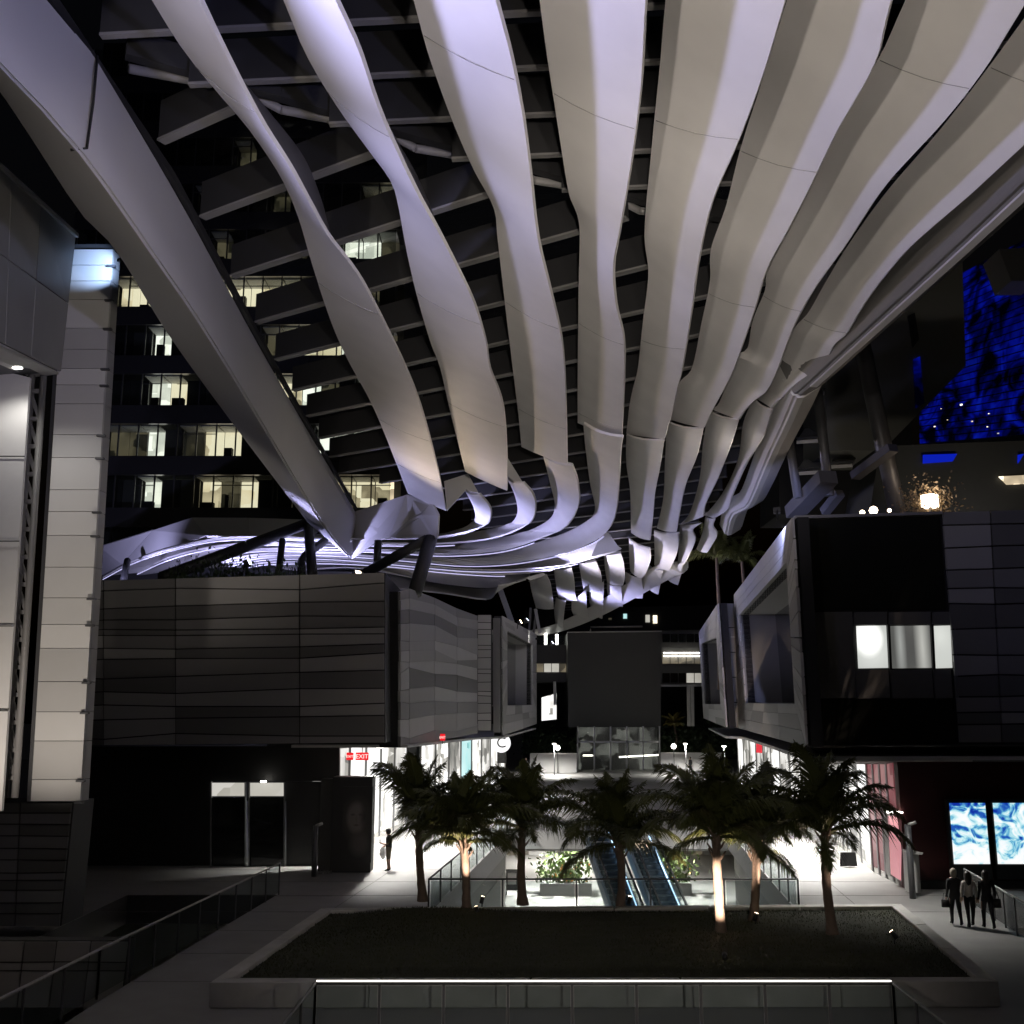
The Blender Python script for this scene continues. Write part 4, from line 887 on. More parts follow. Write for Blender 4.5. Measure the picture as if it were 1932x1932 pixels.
M_FROND = mat('palm_frond', (.075, .085, .025), .42, var=.35, scale=2)
M_FRONDY = mat('palm_frond_gold_lit', (.22, .18, .04), .45, var=.35, scale=2)  # gold light on the far palm painted into its frond colour
M_TRUNK = mat('palm_trunk', (.17, .125, .095), .85, var=.35, scale=6, bump=.8, bscale=14)
def frond_mesh(name, elev, L, droop, seed):
    r = random.Random(seed); vs = []; fs = []; n = 26; P_ = Vector((0, 0, 0)); a = math.radians(elev); pts = [P_.copy()]; dirs = []
    side = r.uniform(-.12, .12)
    for i in range(n):
        t = i / n; aa = a - math.radians(droop) * t ** 1.5; d = Vector((math.cos(aa), side * t, math.sin(aa))).normalized()
        dirs.append(d); P_ = P_ + d * (L / n); pts.append(P_.copy())
    v, f = tubev(pts[::3] + [pts[-1]], .024, 4, .005); vs += v; fs += f
    for i in range(3, n + 1):
        for s in (-1, 1):
            for sub in (0, .33, .66):
                t = (i - 1 + sub) / n
                p = lerp(pts[i - 1], pts[i], sub); d = dirs[min(i - 1, n - 1)]
                up = d.cross(Vector((0, 1, 0))).normalized(); up = up if up.z > 0 else -up
                ll = L * .34 * (math.sin(math.pi * min(1, .18 + t * .86)) ** .7) * r.uniform(.75, 1.1)
                b = (Vector((0, s, 0)) * .85 + d * (.5 + .8 * t) + up * r.uniform(.0, .3)).normalized()
                w = d * .0085
                q1 = p + b * ll * .5; q2 = p + b * ll + Vector((0, 0, -ll * r.uniform(.15, .75)))
                k = len(vs); vs += [p - w, p + w, q1 + w * 1.1, q1 - w * 1.1, q2]; fs += [(k, k + 1, k + 2, k + 3), (k + 3, k + 2, k + 4)]
    return mesh_from(name, vs, fs)
CLASSES = [(87, 22, 2), (76, 42, 4), (62, 72, 5), (46, 95, 5), (28, 90, 4), (4, 60, 2)]
FM = {}
for ci, (el, dr, _) in enumerate(CLASSES):
    for vv in range(2):
        FM[(ci, vv)] = frond_mesh('frond', el, 1.0, dr, 100 + ci * 7 + vv); FM[(ci, vv)].materials.append(M_FROND)
palms = [((798, 1694), (790, 1556), 1.95, 'leftmost palm, its trunk a dark silhouette curving to the base', 1),
         ((880, 1720), (873, 1582), 1.85, 'second palm from the left with a rosy lit trunk', 2),
         ((986, 1701), (986, 1560), 1.9, 'third palm from the left, dark slim trunk before the glass railing', 3),
         ((1170, 1712), (1166, 1585), 1.95, 'wide arching palm in front of the escalators', 4),
         ((1361, 1760), (1350, 1572), 1.85, 'palm with the brightly floodlit white trunk', 5),
         ((1420, 1738), (1426, 1592), 1.8, 'palm with yellowish lit fronds beside the floodlit trunk', 6),
         ((1572, 1762), (1556, 1568), 2.0, 'rightmost palm with a rough leaning trunk', 7)]
PALM = []
for bp_, tp, L, lab, sd in palms:
    r = random.Random(sd * 13); b0 = G(bp_, .5); t0 = D(tp, b0.y); b0.z = .40
    th = thing('palm_tree', lab, 'palm tree', b0, 'palms in the planter')
    bend = Vector((r.uniform(-.08, .08), 0, 0)); pts = []; rad = []
    for k in range(15):
        t = k / 14; pts.append(lerp(b0, t0, t) + bend * math.sin(math.pi * t)); rad.append((.115 + .11 * math.exp(-t * 9) + .018 * math.sin(t * 3.1) + (.012 if k % 2 else 0)) * (.92 if t < .9 else 1.05))
    vs = []; fs = []; K = 10
    for k, p in enumerate(pts):
        for j in range(K):
            a = 2 * math.pi * j / K; rr_ = rad[k] * r.uniform(.93, 1.07); vs.append(p + Vector((math.cos(a) * rr_, math.sin(a) * rr_, 0)))
    for k in range(14):
        for j in range(K): fs.append((k * K + j, k * K + (j + 1) % K, (k + 1) * K + (j + 1) % K, (k + 1) * K + j))
    fs.append(tuple(range(14 * K, 15 * K)))
    obj('trunk', vs, fs, M_TRUNK, th, True)
    bt_ = []
    for k in range(14):        # old leaf bases on the upper trunk
        a = k * 2.4; z = .72 + .28 * (k / 14); p = lerp(b0, t0, z) + bend * math.sin(math.pi * z)
        d = Vector((math.cos(a), math.sin(a), .9)); bt_.append(tubev([p + d * .05, p + d * .17, p + d * .26 + Vector((0, 0, .06))], .05, 5, .02))
    obj('leaf_bases', *join(bt_), M_TRUNK, th)
    off = r.uniform(0, 6)
    k = 0
    for ci, (el, dr, cnt) in enumerate(CLASSES):
        for q_ in range(cnt):
            o = put('frond', FM[(ci, k % 2)], None, th); k += 1
            ang = off + k * 2.399 + r.uniform(-.2, .2); s = (1.2, 1.25, 1.45, 1.5, 1.4, 1.1)[ci] * L * r.uniform(.85, 1.12)
            if sd == 1 and ci >= 3 and math.cos(ang) < -.2: ang += math.pi * .8
            o.location = t0 + Vector((0, 0, .18 - .06 * ci)); o.rotation_euler = (r.uniform(-.12, .12), r.uniform(-.12, .12), ang); o.scale = (s, s, s)
    PALM.append((b0, t0))

# ================================================================== RAILINGS
def railing(label, pts, h=1.1, step=1.25, group=None, top=M_PALE[0], post=M_STEEL, rr_=.03, z=0.0, glassm=M_RAILGL):
    t = thing('glass_railing', label, 'railing', Vector((*pts[0], z)))
    for a, b in zip(pts[:-1], pts[1:]):
        a, b = Vector((*a, z)), Vector((*b, z)); n = max(1, round((b - a).length / step))
        tube('handrail', [a + Vector((0, 0, h)), b + Vector((0, 0, h))], rr_, top, t, 8)
        for k in range(n + 1):
            p = lerp(a, b, k / n); bar('post', p + Vector((0, 0, h - .02)), p, .05, .03, post, t)
        for k in range(n):
            p, q = lerp(a, b, (k + .03) / n), lerp(a, b, (k + .97) / n)
            slab('glass_pane', [p + Vector((0, 0, h - .06)), q + Vector((0, 0, h - .06)), q + Vector((0, 0, .08)), p + Vector((0, 0, .08))], .015, glassm, t)
    return t
W1 = [(-2.75, 35.6), (9.45, 35.6), (ax(9.45, 35.6, 60), 60), (ax(-2.75, 35.6, 60), 60)]
railing('glass railing with dark posts around the escalator well', [W1[3], W1[0], W1[1], W1[2]], step=2.3, top=M_STEEL)
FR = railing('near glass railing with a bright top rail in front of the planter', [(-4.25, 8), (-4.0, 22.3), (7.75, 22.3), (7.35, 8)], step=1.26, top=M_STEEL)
bar('glow_strip', (-3.98, 22.3, 1.155), (7.72, 22.3, 1.155), .035, .02, mat('rail_highlight_glow', (.75, .74, .7), .3, emit=(1, .95, .86), estr=3), FR)  # added glow standing in for the highlight along the top rail
railing('glass railing along the left walk, fading into the dark', [(-10.1, 17), (-9.6, 25.4), (-8.5, 39.3)], step=1.6, top=M_PALE[0])
railing('glass railing beside the three walkers in front of the screens', [(14.5, 24.2), (14.85, 31.2), (15.95, 37.9)], step=1.15, top=M_PALE[1], glassm=glass('frosted_rail_glass', (.8, .8, .8), .6, .3, (.16, .16, .15)))
lwall = thing('low_wall', 'low banded wall across the drop at lower left, faintly orange lit', 'wall', (-12, 27, 0))
q = [Vector((-14.2, 27, .95)), Vector((-9.5, 27, .95)), Vector((-9.6, 27, -.6)), Vector((-14.2, 27, -.6))]
slab('wall', q, .4, M_DARKW, lwall, off=-.05); panels(lwall, q, [0, .22, .45, .62, .8, 1], [0, .32, .45, 1], M_PAN[1:3], .004, .02, .05, seed=3)

# ================================================================== ESCALATORS AND THE LOWER LEVEL
M_STEP = mat('escalator_step', (.09, .12, .15), .35, .5, var=.2, scale=6); M_ESC = mat('escalator_skirt', (.2, .24, .28), .3, .6)
M_BLED = mat('blue_white_led', (.8, .9, 1), .4, emit=(.45, .7, 1.0), estr=2.2)
for i, (px, lab) in enumerate(((1128, 'left escalator going down into the well, blue light along its side'), (1204, 'right escalator going down into the well, blue light along its side'))):
    top = G((px, 1578 + 8 * i), 0); top.z = 0
    dr = Vector((.17, -.985, 0)); rise = Vector((0, 0, -.5774)); sd_ = Vector((.985, .17, 0))
    t = thing('escalator', lab, 'escalator', top, 'pair of escalators')
    run = 10.4; nst = 26
    for k in range(nst):
        p = top + dr * (k * .4) + rise * (k * .4)
        vs = [p + sd_ * s + dr * a + Vector((0, 0, z)) for z in (-.22, -.005) for s, a in ((-.5, 0), (.5, 0), (.5, .4), (-.5, .4))]
        obj('step', vs, BOXF, M_STEP, t)
    bot = top + dr * run + rise * run
    for s in (-.62, .62):
        u = sd_ * s
        slab('balustrade_glass', [top + u + Vector((0, 0, .9)), bot + u + Vector((0, 0, .9)), bot + u + Vector((0, 0, .12)), top + u + Vector((0, 0, .12))], .02, M_RAILGL, t)
        h = bar('handrail', top + u + Vector((0, 0, 1.0)), bot + u + Vector((0, 0, 1.0)), .09, .08, M_BLACK, t)
        bar('skirt', top + u * 1.06 + Vector((0, 0, .14)), bot + u * 1.06 + Vector((0, 0, .14)), .14, .5, M_ESC, t)
        if s > 0: bar('glow_strip', top + u * .95 + Vector((0, 0, .24)), bot + u * .95 + Vector((0, 0, .24)), .05, .05, M_BLED, t)
    slab('truss_soffit', [top - sd_ * .7 + Vector((0, 0, -.5)), top + sd_ * .7 + Vector((0, 0, -.5)), bot + sd_ * .7 + Vector((0, 0, -.5)), bot - sd_ * .7 + Vector((0, 0, -.5))], .1, M_WHITE, t)
for lab, a, b in (('banded grey side wall of the escalator well, under the left railing', W1[0], W1[3]), ('banded grey side wall of the escalator well, under the right railing', W1[1], W1[2])):
    s = -1 if 'left' in lab else 1
    t = thing('well_wall', lab, 'wall', Vector((a[0], a[1], LOW)))
    A, B_q = Vector((a[0] + .3 * s, a[1], 0)), Vector((b[0] + .3 * s, b[1], 0))
    for k, (z0, z1) in enumerate(((-1.02, -2.1), (-2.15, -3.6), (-3.65, -6))):
        slab('band', [A + Vector((0, 0, z0)), B_q + Vector((0, 0, z0)), B_q + Vector((0, 0, z1)), A + Vector((0, 0, z1))], .2, M_PAN[3], t)
bw = thing('lower_wall', 'white back wall of the lower level seen under the plaza', 'wall', (6, 96, LOW))
slab('wall', [Vector((-14, 96, -1)), Vector((26, 96, -1)), Vector((26, 96, LOW)), Vector((-14, 96, LOW))], .3, M_WHITE, bw)
for x0, x1 in ((-4, 1.5), (4, 9), (12, 17)): slab('opening', [Vector((x0, 95.8, -1.6)), Vector((x1, 95.8, -1.6)), Vector((x1, 95.8, LOW + .05)), Vector((x0, 95.8, LOW + .05))], .1, RM_D, bw)
o = slab('lower_ceiling', [Vector((-16, 60.2, -1.05)), Vector((30, 60.2, -1.05)), Vector((30, 97, -1.05)), Vector((-16, 97, -1.05))], .08, M_WHITE); o['kind'] = 'structure'
for i, (px, py, lab, wd) in enumerate(((1068, 1690, 'white planter box of leafy plants on the lower level, left of the escalators', 3.6), (1262, 1690, 'white planter box with a taller leafy plant, right of the escalators', 3.2))):
    p = G((px, py), LOW); t = thing('planter_box', lab, 'planter', p)
    box('trough', p.x - wd / 2, p.x + wd / 2, p.y, p.y + 1.6, LOW, LOW + .8, M_WHITE, t)
    v, f = leafmesh('plants', 700, wd * .7, 1.2, 2.6 if i == 0 else 3.8, .38, 60 + i, .6)
    obj('plants', [Vector(a) + p + Vector((0, .8, .7)) for a in v], f, mat('interior_leaf', (.10, .15, .05), .5, var=.5, scale=3), t)['kind'] = 'stuff'
    v, f = leafmesh('flowers', 24, wd * .6, 1.0, 1.6, .3, 90 + i, .3)
    obj('flowers', [Vector(a) + p + Vector((0, .3, .9)) for a in v], f, mat('orange_flower', (.7, .25, .05), .5), t)
p = G((966, 1690), LOW); t = thing('easel_sign', 'black framed easel sign standing on the lower floor', 'sign', p)
box('board', p.x - .42, p.x + .42, p.y, p.y + .06, LOW + .35, LOW + 1.75, M_BLACK, t); box('sheet', p.x - .3, p.x + .3, p.y - .01, p.y, LOW + .75, LOW + 1.5, M_WHITE, t)
for s in (-.35, .35): bar('leg', Vector((p.x + s, p.y + .05, LOW + .4)), Vector((p.x + s * 1.2, p.y + .3, LOW)), .05, .05, M_BLACK, t)

# ================================================================== BOARDS, POSTS, SCREENS
kp = [D((628, 1466), 44.6), D((703, 1466), 44.6), D((703, 1652), 44.6), D((628, 1656), 44.6)]
t = thing('poster_hoarding', 'tall black hoarding with a pale portrait poster beside the man', 'hoarding', G((665, 1655), 0))
x0, x1, zt = kp[0].x, kp[1].x, kp[0].z
box('case', x0, x1, 44.6, 45.6, 0, zt, M_BLACK, t)
box('side_wing', x0 - .55, x0 - .02, 44.9, 45.6, 0, zt - .1, M_DARKW, t)
PX = lambda x, y: D((x, y), 44.59)
def poster():
    m = bpy.data.materials.new('portrait_poster'); m.use_nodes = True; nt = m.node_tree; n = nt.nodes; l = nt.links; b = n['Principled BSDF']
    tc = n.new('ShaderNodeTexCoord')
    def blob(cx, cz, rx, rz, soft):
        mp = n.new('ShaderNodeMapping'); mp.inputs['Location'].default_value = (-cx / rx, 0, -cz / rz); mp.inputs['Scale'].default_value = (1 / rx, 0, 1 / rz)
        gd = n.new('ShaderNodeTexGradient'); gd.gradient_type = 'SPHERICAL'; l.new(tc.outputs['Object'], mp.inputs[0]); l.new(mp.outputs[0], gd.inputs[0])
        mr = n.new('ShaderNodeMapRange'); mr.inputs[1].default_value = 0; mr.inputs[2].default_value = soft; l.new(gd.outputs[1], mr.inputs[0]); return mr.outputs[0]
    col = None
    prev = (.012, .012, .012, 1)
    for cx, cz, rx, rz, s, c in ((0, .0, .75, 1.05, .6, (.06, .05, .042)), (-.04, .05, .46, .72, .35, (.15, .132, .122)), (.1, -1.0, .5, .6, .6, (.07, .062, .058)), (-.19, .17, .13, .06, .9, (.05, .042, .04)), (.13, .17, .13, .06, .9, (.05, .042, .04)), (-.03, -.02, .06, .2, 1.0, (.11, .095, .088)), (-.03, -.25, .15, .06, .9, (.07, .04, .04)), (.3, .1, .25, .8, .9, (.03, .026, .024))):
        mx = n.new('ShaderNodeMix'); mx.data_type = 'RGBA'; l.new(blob(cx, cz, rx, rz, s), mx.inputs[0])
        if col is None: mx.inputs[6].default_value = prev
        else: l.new(col, mx.inputs[6])
        mx.inputs[7].default_value = (*c, 1); col = mx.outputs[2]
    l.new(col, b.inputs['Base Color']); b.inputs['Roughness'].default_value = .4; return m
pc = D((674, 1545), 44.57); pw, ph = .62, 1.75
o = put('poster', mesh_from('poster', boxv(-pw, pw, 0, .02, -ph, ph * .75), BOXF), poster(), t); o.location = (pc.x, 44.575, pc.z)
text('lettering', 'ATM', D((613, 1647), 44.3), .28, mat('grey_letter', (.12, .12, .11), .5), t)
def lamp_post(label, px, py_top, py_bot, d):
    b_ = D((px, py_bot), d); tp = D((px, py_top), d); t = thing('light_bollard', label, 'bollard', (b_.x, d, 0))
    tube('shaft', [(b_.x, d, 0), (b_.x, d, tp.z)], .11, M_STEEL, t, 10); tube('head', [(b_.x + .02, d, tp.z), (b_.x + .28, d - .06, tp.z + .1)], .06, M_PALE[0], t, 8)
lamp_post('tall grey bollard light left of the portrait hoarding', 592, 1558, 1660, 43.5)
lamp_post('tall grey bollard light right of the pink doorway', 1722, 1556, 1690, 38.5)
p = G((1602, 1637), 0); t = thing('sandwich_board', 'small black sandwich board standing on the bright paving at right', 'sign', p)
slab('front_board', [p + Vector((-.32, 0, .62)), p + Vector((.32, 0, .62)), p + Vector((.32, -.12, .08)), p + Vector((-.32, -.12, .08))], .03, M_BLACK, t)
slab('back_board', [p + Vector((-.32, .03, .62)), p + Vector((.32, .03, .62)), p + Vector((.32, .2, .02)), p + Vector((-.32, .2, .02))], .03, M_BLACK, t)
# screens on the red wall
rwm = mat('dark_red_wall', (.035, .004, .004), .55, var=.2)
t = thing('red_wall', 'very dark red shop wall behind the video screens', 'wall', (19, 41, 0))
box('wall', 14.85, 26, 40.6, 41, 0, z5 - .15, rwm, t); box('skirting', 14.86, 26, 40.5, 40.6, 0, .3, M_BLACK, t)
def screen_mat(name, seed):
    m = bpy.data.materials.new(name); m.use_nodes = True; nt = m.node_tree; n = nt.nodes; l = nt.links; b = n['Principled BSDF']
    tc = n.new('ShaderNodeTexCoord'); mp = n.new('ShaderNodeMapping'); mp.inputs['Location'].default_value = (seed, 0, seed); mp.inputs['Scale'].default_value = (1, .2, 1.3)
    l.new(tc.outputs['Object'], mp.inputs[0])
    nz = n.new('ShaderNodeTexNoise'); nz.inputs['Scale'].default_value = 1.5; nz.inputs['Detail'].default_value = 6; nz.inputs['Distortion'].default_value = 1.6; l.new(mp.outputs[0], nz.inputs[0])
    sx = n.new('ShaderNodeSeparateXYZ'); l.new(tc.outputs['Object'], sx.inputs[0])
    ad = n.new('ShaderNodeMath'); ad.operation = 'MULTIPLY_ADD'; ad.inputs[1].default_value = -.085; l.new(sx.outputs[2], ad.inputs[0]); l.new(nz.outputs[0], ad.inputs[2])
    ad2 = n.new('ShaderNodeMath'); ad2.operation = 'ADD'; ad2.inputs[1].default_value = .19; l.new(ad.outputs[0], ad2.inputs[0])
    r = n.new('ShaderNodeValToRGB'); e_ = r.color_ramp.elements; e_[0].position = .47; e_[0].color = (.005, .03, .35, 1); e_[1].position = .82; e_[1].color = (1, 1, 1, 1)
    for ps, c in ((.56, (.02, .12, .5)), (.62, (.15, .5, .7)), (.68, (.55, .85, .9)), (.75, (.9, .97, 1))): q_ = e_.new(ps); q_.color = (*c, 1)
    l.new(ad2.outputs[0], r.inputs[0]); l.new(r.outputs[0], b.inputs['Emission Color']); b.inputs['Emission Strength'].default_value = 1.0; b.inputs['Base Color'].default_value = (.01, .01, .01, 1)
    return m
for i, (xa, xb, lab) in enumerate(((1791, 1868, 'left half of the glowing blue and white video wall'), (1873, 1950, 'right half of the glowing blue and white video wall'))):
    a, b_ = D((xa, 1515), 40.2), D((xb, 1630), 40.2); t = thing('video_screen', lab, 'screen', ((a.x + b_.x) / 2, 40.2, b_.z))
    cx, cz = (a.x + b_.x) / 2, (a.z + b_.z) / 2; hw, hh = (b_.x - a.x) / 2, (a.z - b_.z) / 2
    o = put('display', mesh_from('display', boxv(-hw, hw, 0, .03, -hh, hh), BOXF), screen_mat('screen_picture_%d' % i, 3.1 + i * 4.7), t); o.location = (cx, 40.18, cz)
    box('housing', cx - hw - .06, cx + hw + .06, 40.22, 40.5, cz - hh - .55, cz + hh + .12, M_BLACK, t)
# pink doorway and piers
t = thing('pink_doorway', 'doorway glowing pink between grey piers near the right shops', 'doorway', G((1688, 1660), 0))
dd = 41.0
slab('glowing_panel', [D((1677, 1540), dd), D((1702, 1540), dd), D((1700, 1662), dd - .4), D((1682, 1650), dd)], .08, mat('pink_panel', (.6, .3, .32), .5, emit=(.85, .38, .42), estr=.55), t)
bar('pier', D((1669, 1520), 41.5), D((1676, 1652), 41.5), .45, .35, M_PAN[3], t); bar('pier', D((1708, 1606), 39.5), D((1712, 1682), 39.5), .5, .4, M_PAN[3], t)
slab('ledge', [D((1703, 1602), 39.4), D((1728, 1608), 38.6), D((1726, 1612), 38.6), D((1703, 1606), 39.4)], .3, M_PALE[0], t)
for x in (1680, 1696): obj('lamp', *tubev([D((x, 1531), 40.6), D((x, 1534), 40.6)], .14, 10), M_LAMPW, t)

# ================================================================== PEOPLE
def person(label, loc, heading, J, cloth, hair=None, height=1.7, group=None, extras=None, full=1.0):
    """J: overrides of joints in a 1.7 m figure facing +Y (x right, y ahead)"""
    base_j = {'pelvis': (0, 0, .93, .135), 'waist': (0, 0, 1.06, .125), 'chest': (0, .0, 1.26, .145), 'collar': (0, -.01, 1.40, .10), 'neck': (0, 0, 1.47, .055), 'jaw': (0, .03, 1.535, .068), 'head': (0, .012, 1.60, .088), 'crown': (0, 0, 1.66, .062), 'nose': (0, .115, 1.585, .016)}
    for s, sx in (('L', -1), ('R', 1)):
        base_j.update({'sh' + s: (.17 * sx, 0, 1.37, .062), 'el' + s: (.22 * sx, -.03, 1.10, .045), 'wr' + s: (.24 * sx, .05, .88, .030), 'pm' + s: (.245 * sx, .07, .80, .034),
                       'hip' + s: (.09 * sx, 0, .88, .098), 'kn' + s: (.10 * sx, .02, .49, .062), 'an' + s: (.10 * sx, -.02, .09, .043), 'toe' + s: (.115 * sx, .14, .04, .034), 'heel' + s: (.10 * sx, -.06, .045, .034), 'ear' + s: (.085 * sx, 0, 1.59, .018)})
    for k, v in J.items(): base_j[k] = (*v, base_j[k][3]) if len(v) == 3 else v
    for s in 'LR':
        pm = Vector(base_j['pm' + s][:3]); wr = Vector(base_j['wr' + s][:3]); d = (pm - wr).normalized(); sd_ = d.cross(Vector((1, 0, 0))).normalized()
        inn = Vector((1 if s == 'L' else -1, 0, 0))
        for f in range(4):
            b_ = pm + sd_ * (-.03 + .02 * f); ln = (.062, .074, .07, .052)[f]
            base_j['f%da' % f + s] = (*(b_ + d * ln * .6), .0095); base_j['f%db' % f + s] = (*(b_ + d * ln + inn * .02), .008)
        base_j['tha' + s] = (*(wr + d * .03 + sd_ * -.04 + inn * .012), .011); base_j['thb' + s] = (*(wr + d * .07 + sd_ * -.055 + inn * .025), .009)
    E = [('pelvis', 'waist'), ('waist', 'chest'), ('chest', 'collar'), ('collar', 'neck'), ('neck', 'jaw'), ('jaw', 'head'), ('head', 'crown'), ('head', 'nose')]
    for s in 'LR':
        E += [('collar', 'sh' + s), ('sh' + s, 'el' + s), ('el' + s, 'wr' + s), ('wr' + s, 'pm' + s), ('wr' + s, 'tha' + s), ('tha' + s, 'thb' + s), ('pelvis', 'hip' + s), ('hip' + s, 'kn' + s), ('kn' + s, 'an' + s), ('an' + s, 'toe' + s), ('an' + s, 'heel' + s), ('head', 'ear' + s)]
        for f in range(4): E += [('pm' + s, 'f%da' % f + s), ('f%da' % f + s, 'f%db' % f + s)]
    for k in ('pelvis', 'waist', 'chest', 'collar', 'shL', 'shR', 'elL', 'elR', 'hipL', 'hipR', 'knL', 'knR'): base_j[k] = (*base_j[k][:3], base_j[k][3] * full)
    names = list(base_j); idx = {n: i for i, n in enumerate(names)}
    me = bpy.data.meshes.new('body'); me.from_pydata([base_j[n][:3] for n in names], [(idx[a], idx[b]) for a, b in E], [])
    tmp = bpy.data.objects.new('tmp', me); COL.objects.link(tmp)
    sk = tmp.modifiers.new('skin', 'SKIN'); tmp.modifiers.new('sub', 'SUBSURF').levels = 1
    sv = me.skin_vertices[0].data
    for n in names: r_ = base_j[n][3]; sv[idx[n]].radius = (r_, r_); sv[idx[n]].use_root = n == 'pelvis'
    dg = bpy.context.evaluated_depsgraph_get(); out = bpy.data.meshes.new_from_object(tmp.evaluated_get(dg)); bpy.data.objects.remove(tmp)
    for m in cloth['mats']: out.materials.append(m)
    for pg in out.polygons: pg.material_index = cloth['rule'](pg.center)
    out.shade_smooth()
    loc = Vector(loc) - Vector((0, 0, .012)); t = thing('person', label, 'person', loc, group); t.rotation_euler = (0, 0, heading); t.scale = (height / 1.72,) * 3
    b = bpy.data.objects.new('body', out); COL.objects.link(b); b.parent = t
    if hair:
        hm, hs = hair
        hd = Vector(base_j['head'][:3]); v = []; f_ = []
        bm = bmesh.new(); bmesh.ops.create_uvsphere(bm, u_segments=14, v_segments=10, radius=1)
        rh = random.Random(4)
        for w in bm.verts:
            c = w.co.copy(); lowf = max(0, -c.z)
            w.co = Vector((c.x * (.105 + .02 * hs * lowf), c.y * .115 - .025 - .03 * lowf * hs, c.z * .115 + .03 - hs * .3 * lowf ** 1.2)) * rh.uniform(.96, 1.04) + hd
        bmesh.ops.delete(bm, geom=[w for w in bm.verts if w.co.y > hd.y + .055 and w.co.z < hd.z + .05], context='VERTS')
        hme = bpy.data.meshes.new('hair'); bm.to_mesh(hme); bm.free(); hme.materials.append(hm); hme.shade_smooth()
        ho = bpy.data.objects.new('hair', hme); COL.objects.link(ho); ho.parent = t
        so = ho.modifiers.new('thick', 'SOLIDIFY'); so.thickness = .012
    for nm, vf, m in (extras or []):
        eo = bpy.data.objects.new(nm, mesh_from(nm, *vf, True)); COL.objects.link(eo); eo.data.materials.append(m); eo.parent = t
    return t
SK = mat('skin', (.42, .26, .19), .6, var=.08); BLKC = mat('black_cloth', (.015, .015, .017), .85, var=.3); DKC = mat('dark_denim', (.02, .022, .03), .85, var=.3)
WHC = mat('cream_blouse', (.62, .56, .50), .8, var=.1, bump=.3); KH = mat('khaki_cloth', (.12, .10, .07), .85, var=.2); SHOE = mat('dark_shoe', (.02, .02, .02), .6)
BLONDE = mat('grey_blonde_hair', (.45, .40, .32), .6, var=.3, scale=20); DKH = mat('dark_hair', (.018, .013, .010), .5, var=.3)
TEE = mat('dark_teal_tshirt', (.025, .03, .032), .85, var=.2); CAP = mat('black_cap', (.012, .012, .013), .8)
def rule(sleeve, hem, shoe=.1, top_neck=1.44):
    def f(c):
        if c.z > top_neck: return 0
        if c.z < shoe: return 3
        if abs(c.x) > .165 and c.z < 1.3: return 1 if c.z > sleeve else 0
        return 1 if c.z > hem else 2
    return f
bagm = mat('shoulder_bag', (.02, .018, .016), .6)
def bag(x, y, z, w, h): 
    v, f = boxv(x - w / 2, x + w / 2, y - .05, y + .05, z - h, z), BOXF; v2, f2 = tubev([(x - w / 3, y, z), (x - w / 5, y, z + .2), (x + w / 5, y, z + .2), (x + w / 3, y, z)], .012, 5)
    return join([(v, f), (v2, f2)])
walk = lambda s: {'knL': (-.10, .10 * s, .50), 'anL': (-.10, .14 * s, .10), 'toeL': (-.11, .30 * s if s > 0 else .02 + .14 * s + .12, .05), 'heelL': (-.10, .14 * s - .05, .05), 'knR': (.10, -.02 * s, .49), 'anR': (.10, -.16 * s, .11), 'toeR': (.11, -.16 * s + .15, .04), 'heelR': (.10, -.16 * s - .06, .08)}
hd = math.radians(-6)
person('walker in black with short pale hair, leftmost of the three by the railing', G((1806, 1746), 0), hd, dict(walk(1), wrL=(-.25, .03, .88), pmL=(-.26, .05, .80)),
       {'mats': [SK, BLKC, BLKC, SHOE], 'rule': rule(.86, .8)}, (BLONDE, .35), 1.70, 'three walkers', [('handbag', bag(-.27, .07, .76, .26, .22), bagm)], 1.18)
person('walker in a cream blouse with long dark hair, middle of the three', G((1833, 1750), 0), hd, walk(-1),
       {'mats': [SK, WHC, BLKC, SHOE], 'rule': rule(.92, .98)}, (DKH, 1.25), 1.66, 'three walkers', None, 1.12)
person('walker all in black carrying a bag, right of the cream blouse', G((1867, 1753), 0), hd, dict(walk(1), elR=(.25, -.04, 1.1)),
       {'mats': [SK, BLKC, BLKC, SHOE], 'rule': rule(.86, .75)}, (DKH, 1.1), 1.72, 'three walkers', [('shoulder_bag', bag(.26, .0, .90, .26, .26), bagm)], 1.16)
stand = {'head': (0, .06, 1.585), 'jaw': (0, .075, 1.515), 'crown': (0, .055, 1.645), 'nose': (0, .165, 1.55), 'earL': (-.085, .05, 1.575), 'earR': (.085, .05, 1.575), 'neck': (0, .025, 1.465),
         'elL': (-.22, .02, 1.10), 'wrL': (-.14, .27, 1.12), 'pmL': (-.10, .34, 1.14), 'elR': (.23, .02, 1.1), 'wrR': (.22, .22, .98), 'pmR': (.21, .29, .95)}
plastic = glass('clear_plastic_bag', (.85, .85, .85), .45, .25, (.4, .4, .4))
def sack(x, y, z):
    vs = []; fs = []; r = random.Random(5)
    for i in range(8):
        t = i / 7; rr_ = .02 + .13 * math.sin(math.pi * min(1, t * .9 + .08)) ** .7
        for j in range(10): a = j * .628; vs.append((x + math.cos(a) * rr_ * r.uniform(.8, 1.15), y + math.sin(a) * rr_ * r.uniform(.8, 1.15), z - t * .48))
    for i in range(7):
        for j in range(10): fs.append((i * 10 + j, i * 10 + (j + 1) % 10, (i + 1) * 10 + (j + 1) % 10, (i + 1) * 10 + j))
    return vs, fs
